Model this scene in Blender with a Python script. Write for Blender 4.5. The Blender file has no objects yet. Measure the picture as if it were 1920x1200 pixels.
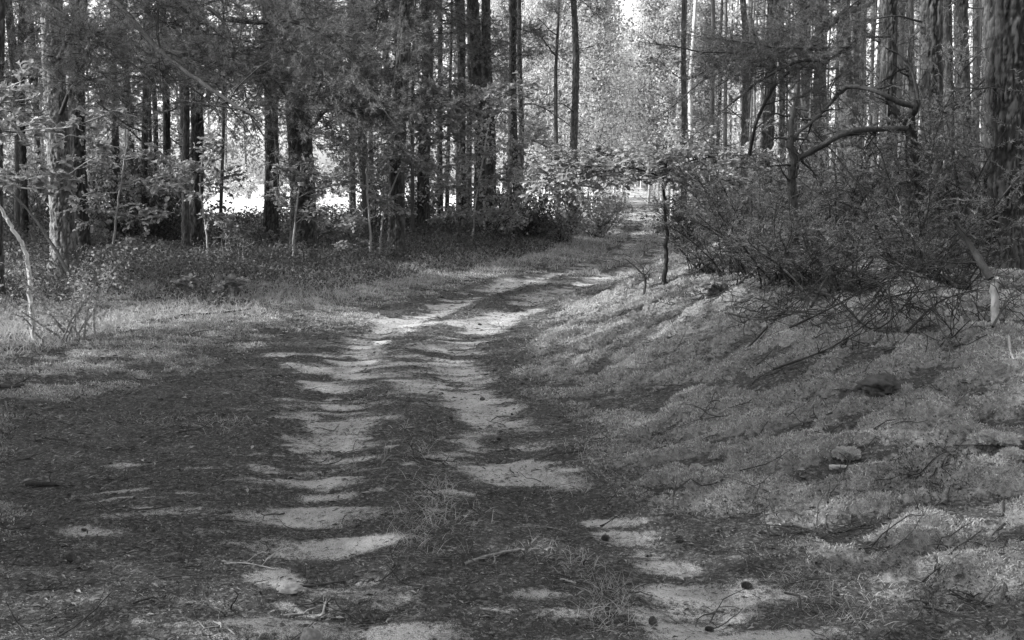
import bpy, math
import numpy as np
from mathutils import Matrix, Vector

R = math.radians
SC = bpy.context.scene
COL = SC.collection

# ------------------------------------------------------------------ camera, sky, sun, exposure
FPX, PITCH, EYE = 1968.0, R(7.5), 1.6          # focal length in 1920-px units, downward tilt, eye height
cam_d = bpy.data.cameras.new('camera'); cam = bpy.data.objects.new('camera', cam_d); COL.objects.link(cam)
cam_d.sensor_width = 36; cam_d.lens = FPX / 1920 * 36; cam_d.clip_start = .05; cam_d.clip_end = 2000
cam.location = (0, 0, EYE); cam.rotation_euler = (R(90) - PITCH, 0, 0)
SC.camera = cam

SUN_EL, SUN_AZ = R(36), R(-106)                # azimuth from +Y, negative = left
W = bpy.data.worlds.new('World'); SC.world = W; W.use_nodes = True
nt = W.node_tree; bg = nt.nodes['Background']
sky = nt.nodes.new('ShaderNodeTexSky'); sky.sky_type = 'NISHITA'; sky.sun_disc = False
sky.sun_elevation = SUN_EL; sky.sun_rotation = SUN_AZ; sky.dust_density = 3; sky.air_density = 1.2
bw = nt.nodes.new('ShaderNodeRGBToBW'); nt.links.new(sky.outputs[0], bw.inputs[0])
nt.links.new(bw.outputs[0], bg.inputs['Color']); bg.inputs['Strength'].default_value = .15

sd = bpy.data.lights.new('sun', 'SUN'); sun = bpy.data.objects.new('sun', sd); COL.objects.link(sun)
sd.energy = 2.3; sd.angle = R(.6); sd.color = (1, 1, 1)
SUNV = Vector((math.sin(SUN_AZ) * math.cos(SUN_EL), math.cos(SUN_AZ) * math.cos(SUN_EL), math.sin(SUN_EL)))
sun.rotation_euler = (-SUNV).to_track_quat('-Z', 'Y').to_euler()
sun.location = SUNV * 60

SC.view_settings.view_transform = 'Standard'; SC.view_settings.look = 'None'
SC.view_settings.exposure = 2.1; SC.view_settings.gamma = 1
cy = SC.cycles
cy.max_bounces = 5; cy.diffuse_bounces = 4; cy.glossy_bounces = 1; cy.transmission_bounces = 3; cy.transparent_max_bounces = 4
cy.use_denoising = True; cy.denoiser = 'OPENIMAGEDENOISE'; cy.denoising_input_passes = 'RGB_ALBEDO_NORMAL'; cy.denoising_prefilter = 'ACCURATE'; cy.use_adaptive_sampling = False
cy.sample_clamp_indirect = 6; cy.caustics_reflective = False; cy.caustics_refractive = False

# ------------------------------------------------------------------ noise
def _h(ix, iy, iz, seed):
    n = (ix.astype(np.uint32) * np.uint32(374761393) + iy.astype(np.uint32) * np.uint32(668265263)
         + iz.astype(np.uint32) * np.uint32(2246822519) + np.uint32(seed * 3266489 + 1013))
    n = (n ^ (n >> np.uint32(13))) * np.uint32(1274126177)
    n = (n ^ (n >> np.uint32(16))) * np.uint32(2654435761)
    return ((n >> np.uint32(8)) & np.uint32(0xffff)).astype(np.float32) / 65535.0

def vn2(x, y, seed=0):
    x = np.asarray(x, np.float64); y = np.asarray(y, np.float64)
    ix = np.floor(x).astype(np.int64); iy = np.floor(y).astype(np.int64)
    fx = x - ix; fy = y - iy; fx = fx * fx * (3 - 2 * fx); fy = fy * fy * (3 - 2 * fy)
    z = np.zeros_like(ix)
    a = _h(ix, iy, z, seed); b = _h(ix + 1, iy, z, seed); c = _h(ix, iy + 1, z, seed); d = _h(ix + 1, iy + 1, z, seed)
    return (a * (1 - fx) + b * fx) * (1 - fy) + (c * (1 - fx) + d * fx) * fy

def vn3(x, y, z, seed=0):
    iz = np.floor(z).astype(np.int64); fz = z - iz; fz = fz * fz * (3 - 2 * fz)
    ix = np.floor(x).astype(np.int64); iy = np.floor(y).astype(np.int64)
    fx = x - ix; fy = y - iy; fx = fx * fx * (3 - 2 * fx); fy = fy * fy * (3 - 2 * fy)
    def pl(k):
        a = _h(ix, iy, k, seed); b = _h(ix + 1, iy, k, seed); c = _h(ix, iy + 1, k, seed); d = _h(ix + 1, iy + 1, k, seed)
        return (a * (1 - fx) + b * fx) * (1 - fy) + (c * (1 - fx) + d * fx) * fy
    return pl(iz) * (1 - fz) + pl(iz + 1) * fz

def fbm(x, y, seed=0, o=4):
    s = 0; a = .5; t = 0
    for k in range(o):
        s = s + a * vn2(x * 2 ** k + 7.3 * k, y * 2 ** k - 3.1 * k, seed + k); t += a; a *= .5
    return s / t

def sstep(a, b, x):
    t = np.clip((x - a) / (b - a), 0, 1); return t * t * (3 - 2 * t)

# ------------------------------------------------------------------ where things stand (photo pixels at 1920 x 1200 -> metres)
CP, SP = math.cos(PITCH), math.sin(PITCH)
def ray(px, py):
    u = (px - 960) / FPX; v = (600 - py) / FPX
    return np.array([u, CP + v * SP, -SP + v * CP])
def flat(px, py, z=0.):
    d = ray(px, py); t = (z - EYE) / d[2]; return d[0] * t, d[1] * t
def at(px, py, Y):
    d = ray(px, py); t = Y / d[1]; return np.array([d[0] * t, Y, EYE + d[2] * t])

_L = [flat(*p) for p in [(-150, 1200), (0, 1010), (60, 900), (140, 810), (260, 725), (400, 682), (560, 628), (700, 588), (850, 547), (1000, 510), (1110, 485), (1150, 465), (1160, 440), (1165, 410), (1160, 385)]]
_R = [flat(*p) for p in [(1650, 1200), (1530, 1100), (1400, 1000), (1240, 900), (1110, 800), (1010, 720), (965, 660), (985, 610), (1040, 575), (1110, 542), (1190, 510), (1260, 475), (1275, 440), (1262, 410), (1235, 385)]]
_LY = np.array([p[1] for p in _L]); _LX = np.array([p[0] for p in _L])
_RY = np.array([p[1] for p in _R]); _RX = np.array([p[0] for p in _R])
def xl(Y): return .10 * np.sin(1.7 * Y) + .09 * np.sin(.63 * Y + 1) + np.interp(Y, _LY, _LX) + np.maximum(Y - _LY[-1], 0) * .12
def xr(Y): return .09 * np.sin(1.45 * Y + 2) + .09 * np.sin(.71 * Y) + np.interp(Y, _RY, _RX) + np.maximum(Y - _RY[-1], 0) * .12

def height(x, y):
    """large form of the land: flat road, mossy bank on the right that climbs into the pine stand, low verge and ridge on the left"""
    x = np.asarray(x, float); y = np.asarray(y, float)
    e = x - xr(y); l = xl(y) - x
    near = sstep(70, 22, y)
    h = (.18 + .5 * near) * sstep(-.1, 2.7, e)
    h = h + sstep(1., 6., e) * np.clip(y - 12, 0, 60) * .033
    h = h + .10 * sstep(0, 1.4, l) + .035 * sstep(2., 6., l) * np.sin(x * .7 + y * .4)
    h = h + .012 * np.maximum(y - 42, 0) * sstep(230, 120, y)
    ridge = np.exp(-((y - 29 - .12 * x) / 3.2) ** 2) * sstep(1.5, 4.0, l)
    h = h + .42 * ridge
    h = h + (vn2(x * .45, y * .45, 3) - .5) * .16 * np.maximum(sstep(.3, 2., e), sstep(.6, 2.5, l))
    h = h + (vn2(x * 1.3, y * 1.3, 4) - .5) * .10 * np.maximum(sstep(.2, 1.2, e), .6 * sstep(.4, 1.5, l))
    return h

def G(px, py):
    """point of the ground seen at a photo pixel"""
    d = ray(px, py); t = np.geomspace(2, 200, 900)
    z = EYE + d[2] * t; hh = height(d[0] * t, d[1] * t)
    k = np.argmax(z < hh) if np.any(z < hh) else len(t) - 1
    if k > 0:
        a = z[k - 1] - hh[k - 1]; b = z[k] - hh[k]; tt = t[k - 1] + (t[k] - t[k - 1]) * (a / (a - b) if a != b else 0)
    else: tt = t[0]
    return np.array([d[0] * tt, d[1] * tt, float(height(d[0] * tt, d[1] * tt))])

def onground(x, y): return np.array([x, y, float(height(x, y))])

# ------------------------------------------------------------------ mesh building
class MB:
    def __init__(s): s.V = []; s.T = []; s.F = []; s.n = 0
    def add(s, V, F, tone=.5, mat=0, smooth=False):
        V = np.asarray(V, np.float32).reshape(-1, 3); F = np.asarray(F, np.int64)
        if not len(F): return
        t = np.broadcast_to(np.asarray(tone, np.float32), (len(V),)) if np.ndim(tone) < 1 else np.asarray(tone, np.float32)
        s.V.append(V); s.T.append(t); s.F.append((F + s.n, mat, smooth)); s.n += len(V)
    def merge(s, o, M=None):
        for V, T in zip(o.V, o.T):
            if M is not None: V = V @ np.array(M.to_3x3(), np.float32).T + np.array(M.translation, np.float32)
            s.V.append(V); s.T.append(T)
        for F, m, sm in o.F: s.F.append((F + s.n, m, sm))
        s.n += o.n
    def mesh(s, name, mats):
        me = bpy.data.meshes.new(name)
        if not s.V: return me
        V = np.concatenate(s.V); me.vertices.add(len(V)); me.vertices.foreach_set('co', V.ravel())
        loops = np.concatenate([F.ravel() for F, _, _ in s.F]).astype(np.int32)
        cnt = np.concatenate([np.full(len(F), F.shape[1]) for F, _, _ in s.F]).astype(np.int32)
        st = np.concatenate([[0], np.cumsum(cnt)[:-1]]).astype(np.int32)
        me.loops.add(len(loops)); me.loops.foreach_set('vertex_index', loops)
        me.polygons.add(len(cnt)); me.polygons.foreach_set('loop_start', st)
        me.polygons.foreach_set('material_index', np.concatenate([np.full(len(F), m) for F, m, _ in s.F]).astype(np.int32))
        me.polygons.foreach_set('use_smooth', np.concatenate([np.full(len(F), sm) for F, _, sm in s.F]).astype(bool))
        a = me.attributes.new('tone', 'FLOAT', 'POINT'); a.data.foreach_set('value', np.concatenate(s.T).astype(np.float32))
        for m in mats: me.materials.append(m)
        me.update(calc_edges=True)
        return me

def norm(v): return v / np.maximum(np.linalg.norm(v, axis=-1, keepdims=True), 1e-9)

def tube(B, P, r, k=6, tone=.5, mat=0, cap=True):
    P = np.asarray(P, float); n = len(P); r = np.broadcast_to(np.asarray(r, float), (n,))
    T = norm(np.gradient(P, axis=0)); ref = np.array([0, 0, 1.]) if abs(T[0, 2]) < .9 else np.array([1., 0, 0])
    U = norm(np.cross(T, ref)); Wv = np.cross(T, U)
    a = np.arange(k) / k * 2 * math.pi
    V = P[:, None] + r[:, None, None] * (U[:, None] * np.cos(a)[None, :, None] + Wv[:, None] * np.sin(a)[None, :, None])
    i = np.arange(n - 1)[:, None] * k; j = np.arange(k)[None]; j2 = (j + 1) % k
    F = np.stack([i + j, i + j2, i + k + j2, i + k + j], -1).reshape(-1, 4)
    B.add(V.reshape(-1, 3), F, tone, mat, True)
    if cap and r[-1] > .004:
        B.add(V[-1], [list(range(k))] if k in (3, 4) else [[0, q, q + 1] for q in range(1, k - 1)], float(np.mean(tone)), mat)

def wander(p, d, L, rng, n=6, wig=.15, grav=0.):
    """a wandering path of n+1 points from p along d"""
    P = [np.asarray(p, float)]; d = norm(np.asarray(d, float)); s = L / n
    for k in range(n):
        d = norm(d + rng.normal(0, wig, 3) + np.array([0, 0, grav])); P.append(P[-1] + d * s)
    return np.array(P)

def spline(P, m):
    """Catmull-Rom through P, m points per span"""
    P = np.asarray(P, float)
    if len(P) < 3: return P[0] + (P[-1] - P[0]) * np.linspace(0, 1, m + 1)[:, None]
    Q = np.vstack([2 * P[0] - P[1], P, 2 * P[-1] - P[-2]]); out = []
    for i in range(1, len(Q) - 2):
        a, b, c, d = Q[i - 1:i + 3]
        for t in np.arange(m) / m:
            out.append(.5 * (2 * b + (c - a) * t + (2 * a - 5 * b + 4 * c - d) * t * t + (3 * b - a - 3 * c + d) * t ** 3))
    out.append(P[-1]); return np.array(out)

OAK = (np.array([(0, 0, 0), (.25, .20, .04), (.38, .12, .03), (.6, .32, .03), (.72, .2, 0), (.88, .26, -.05), (1, 0, -.12)]))
def leaves(B, C, D, N, L, Wd, tone, mat=0, lobed=False):
    """leaf blades: C base, D axis, N normal, L length, Wd width factor"""
    C = np.asarray(C, float)
    if not len(C): return
    D = norm(D); S = norm(np.cross(D, N)); N = np.cross(S, D); n = len(C)
    L = np.broadcast_to(np.asarray(L, float), (n,)); Wd = np.broadcast_to(np.asarray(Wd, float), (n,))
    if lobed:
        st = OAK; pts = [(0, 0, 0)]; F = []
        pts = [(u, 0, w) for u, v, w in st] + [(u, v, w + .07) for u, v, w in st[1:-1]] + [(u, -v, w + .07) for u, v, w in st[1:-1]]
        m = len(st); l0 = m - 1; r0 = m + m - 3
        f4 = []; f3 = []
        f3 += [(0, 1, l0 + 1), (0, r0 + 1, 1)]
        for q in range(1, m - 2): f4 += [(q, q + 1, l0 + q + 1, l0 + q), (q, r0 + q, r0 + q + 1, q + 1)]
        f3 += [(m - 2, m - 1, l0 + m - 2), (m - 2, r0 + m - 2, m - 1)]
    else:
        pts = [(0, 0, 0), (.45, .5, .08), (1, 0, -.05), (.45, -.5, .08)]; f4 = []; f3 = [(0, 2, 1), (0, 3, 2)]
    T = np.array(pts)
    V = C[:, None] + D[:, None] * (T[None, :, 0:1] * L[:, None, None]) + S[:, None] * (T[None, :, 1:2] * (Wd * L)[:, None, None]) + N[:, None] * (T[None, :, 2:3] * L[:, None, None])
    tn = np.repeat(np.broadcast_to(np.asarray(tone, float), (n,)), len(T))
    base = (np.arange(n) * len(T))[:, None, None]; V = V.reshape(-1, 3)
    if f4:
        n0 = B.n; B.add(V, (base + np.array(f4)[None]).reshape(-1, 4), tn, mat)
        F3 = (base + np.array(f3)[None]).reshape(-1, 3) + n0; B.F.append((F3, mat, False))
    else: B.add(V, (base + np.array(f3)[None]).reshape(-1, 3), tn, mat)

def needles(B, C, D, L, w, tone, rng, mat=1):
    C = np.asarray(C, float); n = len(C)
    if not n: return
    D = norm(D); S = norm(np.cross(D, rng.normal(0, 1, (n, 3)))); L = np.broadcast_to(np.asarray(L, float), (n,))[:, None]
    w = np.broadcast_to(np.asarray(w, float), (n,))[:, None]
    V = np.stack([C - S * w * .5, C + S * w * .5, C + D * L], 1).reshape(-1, 3)
    B.add(V, np.arange(3 * n).reshape(-1, 3), np.repeat(np.broadcast_to(np.asarray(tone, float), (n,)), 3), mat)

# ------------------------------------------------------------------ materials (the photograph is black and white: every colour is a grey)
def new_mat(name):
    m = bpy.data.materials.new(name); m.use_nodes = True; t = m.node_tree; t.nodes.clear()
    return m, t, t.nodes.new('ShaderNodeOutputMaterial')
def N_(t, kind, **kw):
    n = t.nodes.new(kind)
    for k, v in kw.items():
        if hasattr(n, k): setattr(n, k, v)
    return n
def math_(t, op, a, b=None, clamp=False):
    n = t.nodes.new('ShaderNodeMath'); n.operation = op; n.use_clamp = clamp
    for i, v in enumerate((a, b)):
        if v is None: continue
        if isinstance(v, (int, float)): n.inputs[i].default_value = v
        else: t.links.new(v, n.inputs[i])
    return n.outputs[0]
def maprange(t, v, a, b, c, d):
    n = t.nodes.new('ShaderNodeMapRange'); t.links.new(v, n.inputs[0])
    for i, q in enumerate((a, b, c, d)): n.inputs[i + 1].default_value = q
    return n.outputs[0]
def noise_(t, vec, scale, detail=3, rough=.55):
    n = t.nodes.new('ShaderNodeTexNoise'); n.inputs['Scale'].default_value = scale; n.inputs['Detail'].default_value = detail; n.inputs['Roughness'].default_value = rough
    if vec is not None: t.links.new(vec, n.inputs['Vector'])
    return n.outputs[0]
def tone_(t, name='tone'):
    n = t.nodes.new('ShaderNodeAttribute'); n.attribute_name = name; return n.outputs['Fac']

def leaf_mat(name, lo, hi, trans=.35, spec=.3, rough=.5):
    m, t, o = new_mat(name)
    c = maprange(t, tone_(t), 0, 1, lo, hi)
    p = N_(t, 'ShaderNodeBsdfPrincipled'); t.links.new(c, p.inputs['Base Color']); p.inputs['Roughness'].default_value = rough; p.inputs['Specular IOR Level'].default_value = spec
    tr = N_(t, 'ShaderNodeBsdfTranslucent'); t.links.new(math_(t, 'MULTIPLY', c, 1.25), tr.inputs['Color'])
    mx = N_(t, 'ShaderNodeMixShader'); mx.inputs[0].default_value = trans
    t.links.new(p.outputs[0], mx.inputs[1]); t.links.new(tr.outputs[0], mx.inputs[2]); t.links.new(mx.outputs[0], o.inputs[0])
    return m

def bark_mat(name, lo, hi, fine=1., bump=.5):
    m, t, o = new_mat(name)
    tc = N_(t, 'ShaderNodeTexCoord'); mp = N_(t, 'ShaderNodeMapping'); mp.inputs['Scale'].default_value = (1, 1, .28)
    t.links.new(tc.outputs['Object'], mp.inputs[0])
    n1 = noise_(t, mp.outputs[0], 26 * fine, 5, .65); n2 = noise_(t, mp.outputs[0], 5 * fine, 3)
    s = math_(t, 'ADD', math_(t, 'MULTIPLY', tone_(t), .55), math_(t, 'ADD', math_(t, 'MULTIPLY', maprange(t, n1, .3, .7, 0, 1), .35), math_(t, 'MULTIPLY', maprange(t, n2, .3, .7, 0, 1), .2)))
    c = maprange(t, s, .15, .85, lo, hi)
    p = N_(t, 'ShaderNodeBsdfPrincipled'); t.links.new(c, p.inputs['Base Color']); p.inputs['Roughness'].default_value = .92; p.inputs['Specular IOR Level'].default_value = .15
    b = N_(t, 'ShaderNodeBump'); b.inputs['Strength'].default_value = bump; b.inputs['Distance'].default_value = .012; t.links.new(n1, b.inputs['Height']); t.links.new(b.outputs[0], p.inputs['Normal'])
    t.links.new(p.outputs[0], o.inputs[0]); return m

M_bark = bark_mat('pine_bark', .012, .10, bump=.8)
M_barkS = bark_mat('sunlit_plated_bark', .035, .25, bump=.8)  # paler than pine_bark: sunlight on the left-edge pine put into its colour
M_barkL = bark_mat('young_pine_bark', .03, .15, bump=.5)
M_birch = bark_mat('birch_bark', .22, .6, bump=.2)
M_armbark = bark_mat('mossy_arm_bark', .008, .07, 2., 1.)
M_wood = bark_mat('dark_twig_bark', .02, .085, 2.)
M_dead = bark_mat('weathered_deadwood', .10, .36, 2.)
M_grey = bark_mat('grey_sapling_bark', .10, .34, 2.)
M_need = leaf_mat('pine_needles', .065, .23, .35, .35, .45)
M_jun = leaf_mat('juniper_needles', .08, .28, .35, .3)
M_oak = leaf_mat('oak_leaves', .14, .37, .4, .4, .45)
M_birl = leaf_mat('birch_leaves', .24, .52, .5, .3)
M_bil = leaf_mat('bilberry_leaves', .03, .13, .3, .3)
M_grass = leaf_mat('grass_blades', .18, .48, .35, .2)
M_moss = leaf_mat('moss_sprigs', .06, .50, .3, .1, .8)
M_lich = leaf_mat('reindeer_lichen', .34, .6, .2, .1, .9)
M_lit = leaf_mat('needle_litter', .025, .30, .05, .25, .6)
M_cone = bark_mat('pine_cone_scales', .03, .16, 2.)

def ground_mat(name):
    """sand, dark needle litter and moss, mixed by what lies where"""
    m, t, o = new_mat(name)
    tc = N_(t, 'ShaderNodeTexCoord'); v = tc.outputs['Object']
    fine = noise_(t, v, 230, 3, .7); mid = noise_(t, v, 38, 4, .65); big = noise_(t, v, 6, 3)
    vor = N_(t, 'ShaderNodeTexVoronoi'); vor.inputs['Scale'].default_value = 70; t.links.new(v, vor.inputs['Vector'])
    sc = N_(t, 'ShaderNodeSeparateColor'); t.links.new(vor.outputs['Color'], sc.inputs[0])
    fleck = maprange(t, sc.outputs[0], .72, 1., 0, .10)
    lit = math_(t, 'ADD', math_(t, 'ADD', maprange(t, fine, .35, .65, .016, .07), fleck), maprange(t, mid, .3, .7, -.008, .03))
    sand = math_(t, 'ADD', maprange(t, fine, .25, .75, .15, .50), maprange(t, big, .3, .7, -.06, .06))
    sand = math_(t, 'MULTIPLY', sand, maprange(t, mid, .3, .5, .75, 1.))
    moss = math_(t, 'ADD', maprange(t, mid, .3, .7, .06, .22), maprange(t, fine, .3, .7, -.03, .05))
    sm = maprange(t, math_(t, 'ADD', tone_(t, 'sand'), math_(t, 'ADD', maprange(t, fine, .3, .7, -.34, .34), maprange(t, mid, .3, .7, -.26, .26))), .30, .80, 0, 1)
    mm = maprange(t, math_(t, 'ADD', tone_(t, 'moss'), maprange(t, mid, .3, .7, -.3, .3)), .35, .65, 0, 1)
    def mix(f, a, b):
        return math_(t, 'ADD', math_(t, 'MULTIPLY', a, math_(t, 'SUBTRACT', 1., f)), math_(t, 'MULTIPLY', b, f))
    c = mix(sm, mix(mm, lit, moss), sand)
    p = N_(t, 'ShaderNodeBsdfPrincipled'); t.links.new(c, p.inputs['Base Color']); p.inputs['Roughness'].default_value = .95; p.inputs['Specular IOR Level'].default_value = .1
    b = N_(t, 'ShaderNodeBump'); b.inputs['Strength'].default_value = .55; b.inputs['Distance'].default_value = .012
    t.links.new(math_(t, 'ADD', fine, mid), b.inputs['Height']); t.links.new(b.outputs[0], p.inputs['Normal'])
    t.links.new(p.outputs[0], o.inputs[0]); return m
M_ground = ground_mat('forest_floor')

def meadow_mat():
    m, t, o = new_mat('dry_meadow'); tc = N_(t, 'ShaderNodeTexCoord')
    c = maprange(t, noise_(t, tc.outputs['Object'], 1.5, 6, .7), .3, .7, .22, .62)
    p = N_(t, 'ShaderNodeBsdfPrincipled'); t.links.new(c, p.inputs['Base Color']); p.inputs['Roughness'].default_value = .95
    t.links.new(p.outputs[0], o.inputs[0]); return m
M_mead = meadow_mat()

# ------------------------------------------------------------------ objects
def tag(o, label=None, cat=None, group=None, kind=None):
    if label: o['label'] = label
    if cat: o['category'] = cat
    if group: o['group'] = group
    if kind: o['kind'] = kind
    return o
def thing(name, loc, label, cat, group=None):
    o = bpy.data.objects.new(name, None); o.empty_display_size = .2; COL.objects.link(o); o.location = tuple(float(v) for v in loc)
    return tag(o, label, cat, group)
def part(name, me, parent=None, M=None):
    o = bpy.data.objects.new(name, me); COL.objects.link(o)
    if parent is not None: o.parent = parent
    if M is not None: o.matrix_local = M
    return o
def frame_to(d, up=(0, 0, 1), scale=1., roll=0.):
    """rotation that lays local +X along d, +Z near up"""
    d = Vector([float(q) for q in d]).normalized(); u = Vector(up); y = u.cross(d)
    if y.length < 1e-4: y = Vector((0, 1, 0)).cross(d)
    y.normalize(); z = d.cross(y)
    M = Matrix((d, y, z)).transposed()
    return (M @ Matrix.Rotation(roll, 3, 'X') @ Matrix.Scale(scale, 3)).to_4x4()

# ------------------------------------------------------------------ the ground: one sheet, denser close by, cut into ground, road and meadow
def ground_masks(x, y):
    e = x - xr(y); l = xl(y) - x
    wx = x + (fbm(x * 2.2, y * 2.2, 31) - .5) * .30; wy = y + (fbm(x * 2.2, y * 2.2, 37) - .5) * .24
    wx2 = wx + (fbm(x * 9, y * 9, 41) - .5) * .10; wy2 = wy + (fbm(x * 9, y * 9, 43) - .5) * .07
    sand = np.zeros_like(x)
    for px, py, hw, hh, k in SAND:
        cx, cy_ = flat(px, py); d = math.hypot(cx, cy_)
        y0 = flat(px, py + hh)[1]; y1 = flat(px, py - hh)[1]
        rx = hw / FPX * d; ry = (y1 - y0) / 2
        sel = (np.abs(wx2 - cx) < rx * 1.7) & (np.abs(wy2 - cy_) < ry * 1.8 + .1)
        if not sel.any(): continue
        q = ((wx2[sel] - cx) / rx) ** 2 + ((wy2[sel] - cy_) / ry) ** 2
        sand[sel] = np.maximum(sand[sel], k * sstep(2.1, .0, q) ** .8)
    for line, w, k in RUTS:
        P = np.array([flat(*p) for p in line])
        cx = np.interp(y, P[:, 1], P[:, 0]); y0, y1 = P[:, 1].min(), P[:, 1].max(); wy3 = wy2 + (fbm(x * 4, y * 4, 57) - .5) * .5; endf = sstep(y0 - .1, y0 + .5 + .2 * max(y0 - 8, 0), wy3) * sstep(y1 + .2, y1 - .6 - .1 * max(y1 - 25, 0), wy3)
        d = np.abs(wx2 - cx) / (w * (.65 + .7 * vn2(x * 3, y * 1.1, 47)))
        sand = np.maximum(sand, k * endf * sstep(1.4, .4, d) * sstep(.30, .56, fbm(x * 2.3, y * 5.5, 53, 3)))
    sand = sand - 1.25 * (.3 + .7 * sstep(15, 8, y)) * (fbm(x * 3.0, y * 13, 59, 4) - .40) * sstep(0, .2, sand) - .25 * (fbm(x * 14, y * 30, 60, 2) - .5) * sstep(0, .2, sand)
    moss = np.maximum(sstep(-.35, .35, e + (fbm(x * 1.7, y * 1.7, 61) - .5) * .9), sstep(-.2, .4, l + (fbm(x * 1.7, y * 1.7, 67) - .5) * .9))
    cush = fbm(x * 3.2 + y * 1.2, y * 5.6 - x * .8, 71, 4); moss = moss * (.08 + .92 * sstep(.37, .47, cush + .08 * sstep(0, 1, l)))
    moss = moss * (1 - sstep(.4, .7, sand))
    return sand, moss

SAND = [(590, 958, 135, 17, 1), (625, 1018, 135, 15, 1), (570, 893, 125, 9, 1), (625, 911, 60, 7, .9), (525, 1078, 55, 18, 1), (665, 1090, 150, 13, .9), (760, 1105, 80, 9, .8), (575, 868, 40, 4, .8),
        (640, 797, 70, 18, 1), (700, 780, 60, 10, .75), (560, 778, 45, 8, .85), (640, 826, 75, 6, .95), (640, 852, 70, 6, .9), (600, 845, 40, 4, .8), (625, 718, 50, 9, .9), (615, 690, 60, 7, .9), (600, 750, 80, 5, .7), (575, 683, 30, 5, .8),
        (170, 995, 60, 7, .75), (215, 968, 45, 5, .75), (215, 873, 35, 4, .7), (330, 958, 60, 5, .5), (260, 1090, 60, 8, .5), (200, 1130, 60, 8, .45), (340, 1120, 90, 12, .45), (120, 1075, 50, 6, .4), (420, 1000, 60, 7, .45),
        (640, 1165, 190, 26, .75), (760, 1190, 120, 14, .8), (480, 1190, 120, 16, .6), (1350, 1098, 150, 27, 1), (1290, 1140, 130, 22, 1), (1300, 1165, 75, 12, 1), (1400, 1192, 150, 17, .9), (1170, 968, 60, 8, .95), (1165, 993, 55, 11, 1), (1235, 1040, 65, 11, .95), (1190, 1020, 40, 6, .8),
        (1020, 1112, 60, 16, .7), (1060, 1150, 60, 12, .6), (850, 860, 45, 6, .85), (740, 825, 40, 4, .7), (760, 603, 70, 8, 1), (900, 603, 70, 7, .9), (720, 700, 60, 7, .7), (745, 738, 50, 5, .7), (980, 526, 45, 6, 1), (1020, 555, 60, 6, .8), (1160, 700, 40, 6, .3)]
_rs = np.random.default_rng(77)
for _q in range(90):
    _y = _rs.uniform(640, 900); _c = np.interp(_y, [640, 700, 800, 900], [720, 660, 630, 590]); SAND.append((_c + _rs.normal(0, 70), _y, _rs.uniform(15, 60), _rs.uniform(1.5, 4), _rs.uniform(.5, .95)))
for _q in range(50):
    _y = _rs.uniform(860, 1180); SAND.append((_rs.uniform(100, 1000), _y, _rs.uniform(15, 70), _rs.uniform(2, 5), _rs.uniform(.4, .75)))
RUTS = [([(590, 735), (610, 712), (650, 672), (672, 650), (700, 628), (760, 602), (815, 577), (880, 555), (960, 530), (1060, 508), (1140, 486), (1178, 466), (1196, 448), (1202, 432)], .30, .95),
        ([(985, 940), (965, 900), (935, 840), (910, 790), (875, 740), (855, 690), (855, 650), (885, 620), (935, 598), (985, 572), (1030, 552), (1100, 528), (1180, 505), (1232, 478), (1244, 455), (1246, 435)], .31, .95),
        ([(780, 760), (770, 720), (760, 690), (790, 655), (830, 630)], .30, .85),
        ([(1224, 425), (1215, 400), (1200, 385), (1190, 372), (1186, 364)], 1.2, 1.3)]

def rut_depth(x, y):
    s = np.zeros_like(x)
    A = np.array([flat(*p) for p in [(640, 1200), (610, 1020), (590, 960), (590, 890), (630, 820), (630, 750)] + RUTS[0][0][1:]])
    Bp = np.array([flat(*p) for p in [(1400, 1200), (1320, 1110), (1200, 1020), (1100, 970)] + RUTS[1][0][1:]])
    for P in (A, Bp):
        cx = np.interp(y, P[:, 1], P[:, 0]); s += np.exp(-((x - cx) / .30) ** 2)
    a = np.interp(y, A[:, 1], A[:, 0])
    rip = np.exp(-((x - a) / .42) ** 2) * sstep(16, 10, y)
    return s, rip

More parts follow.
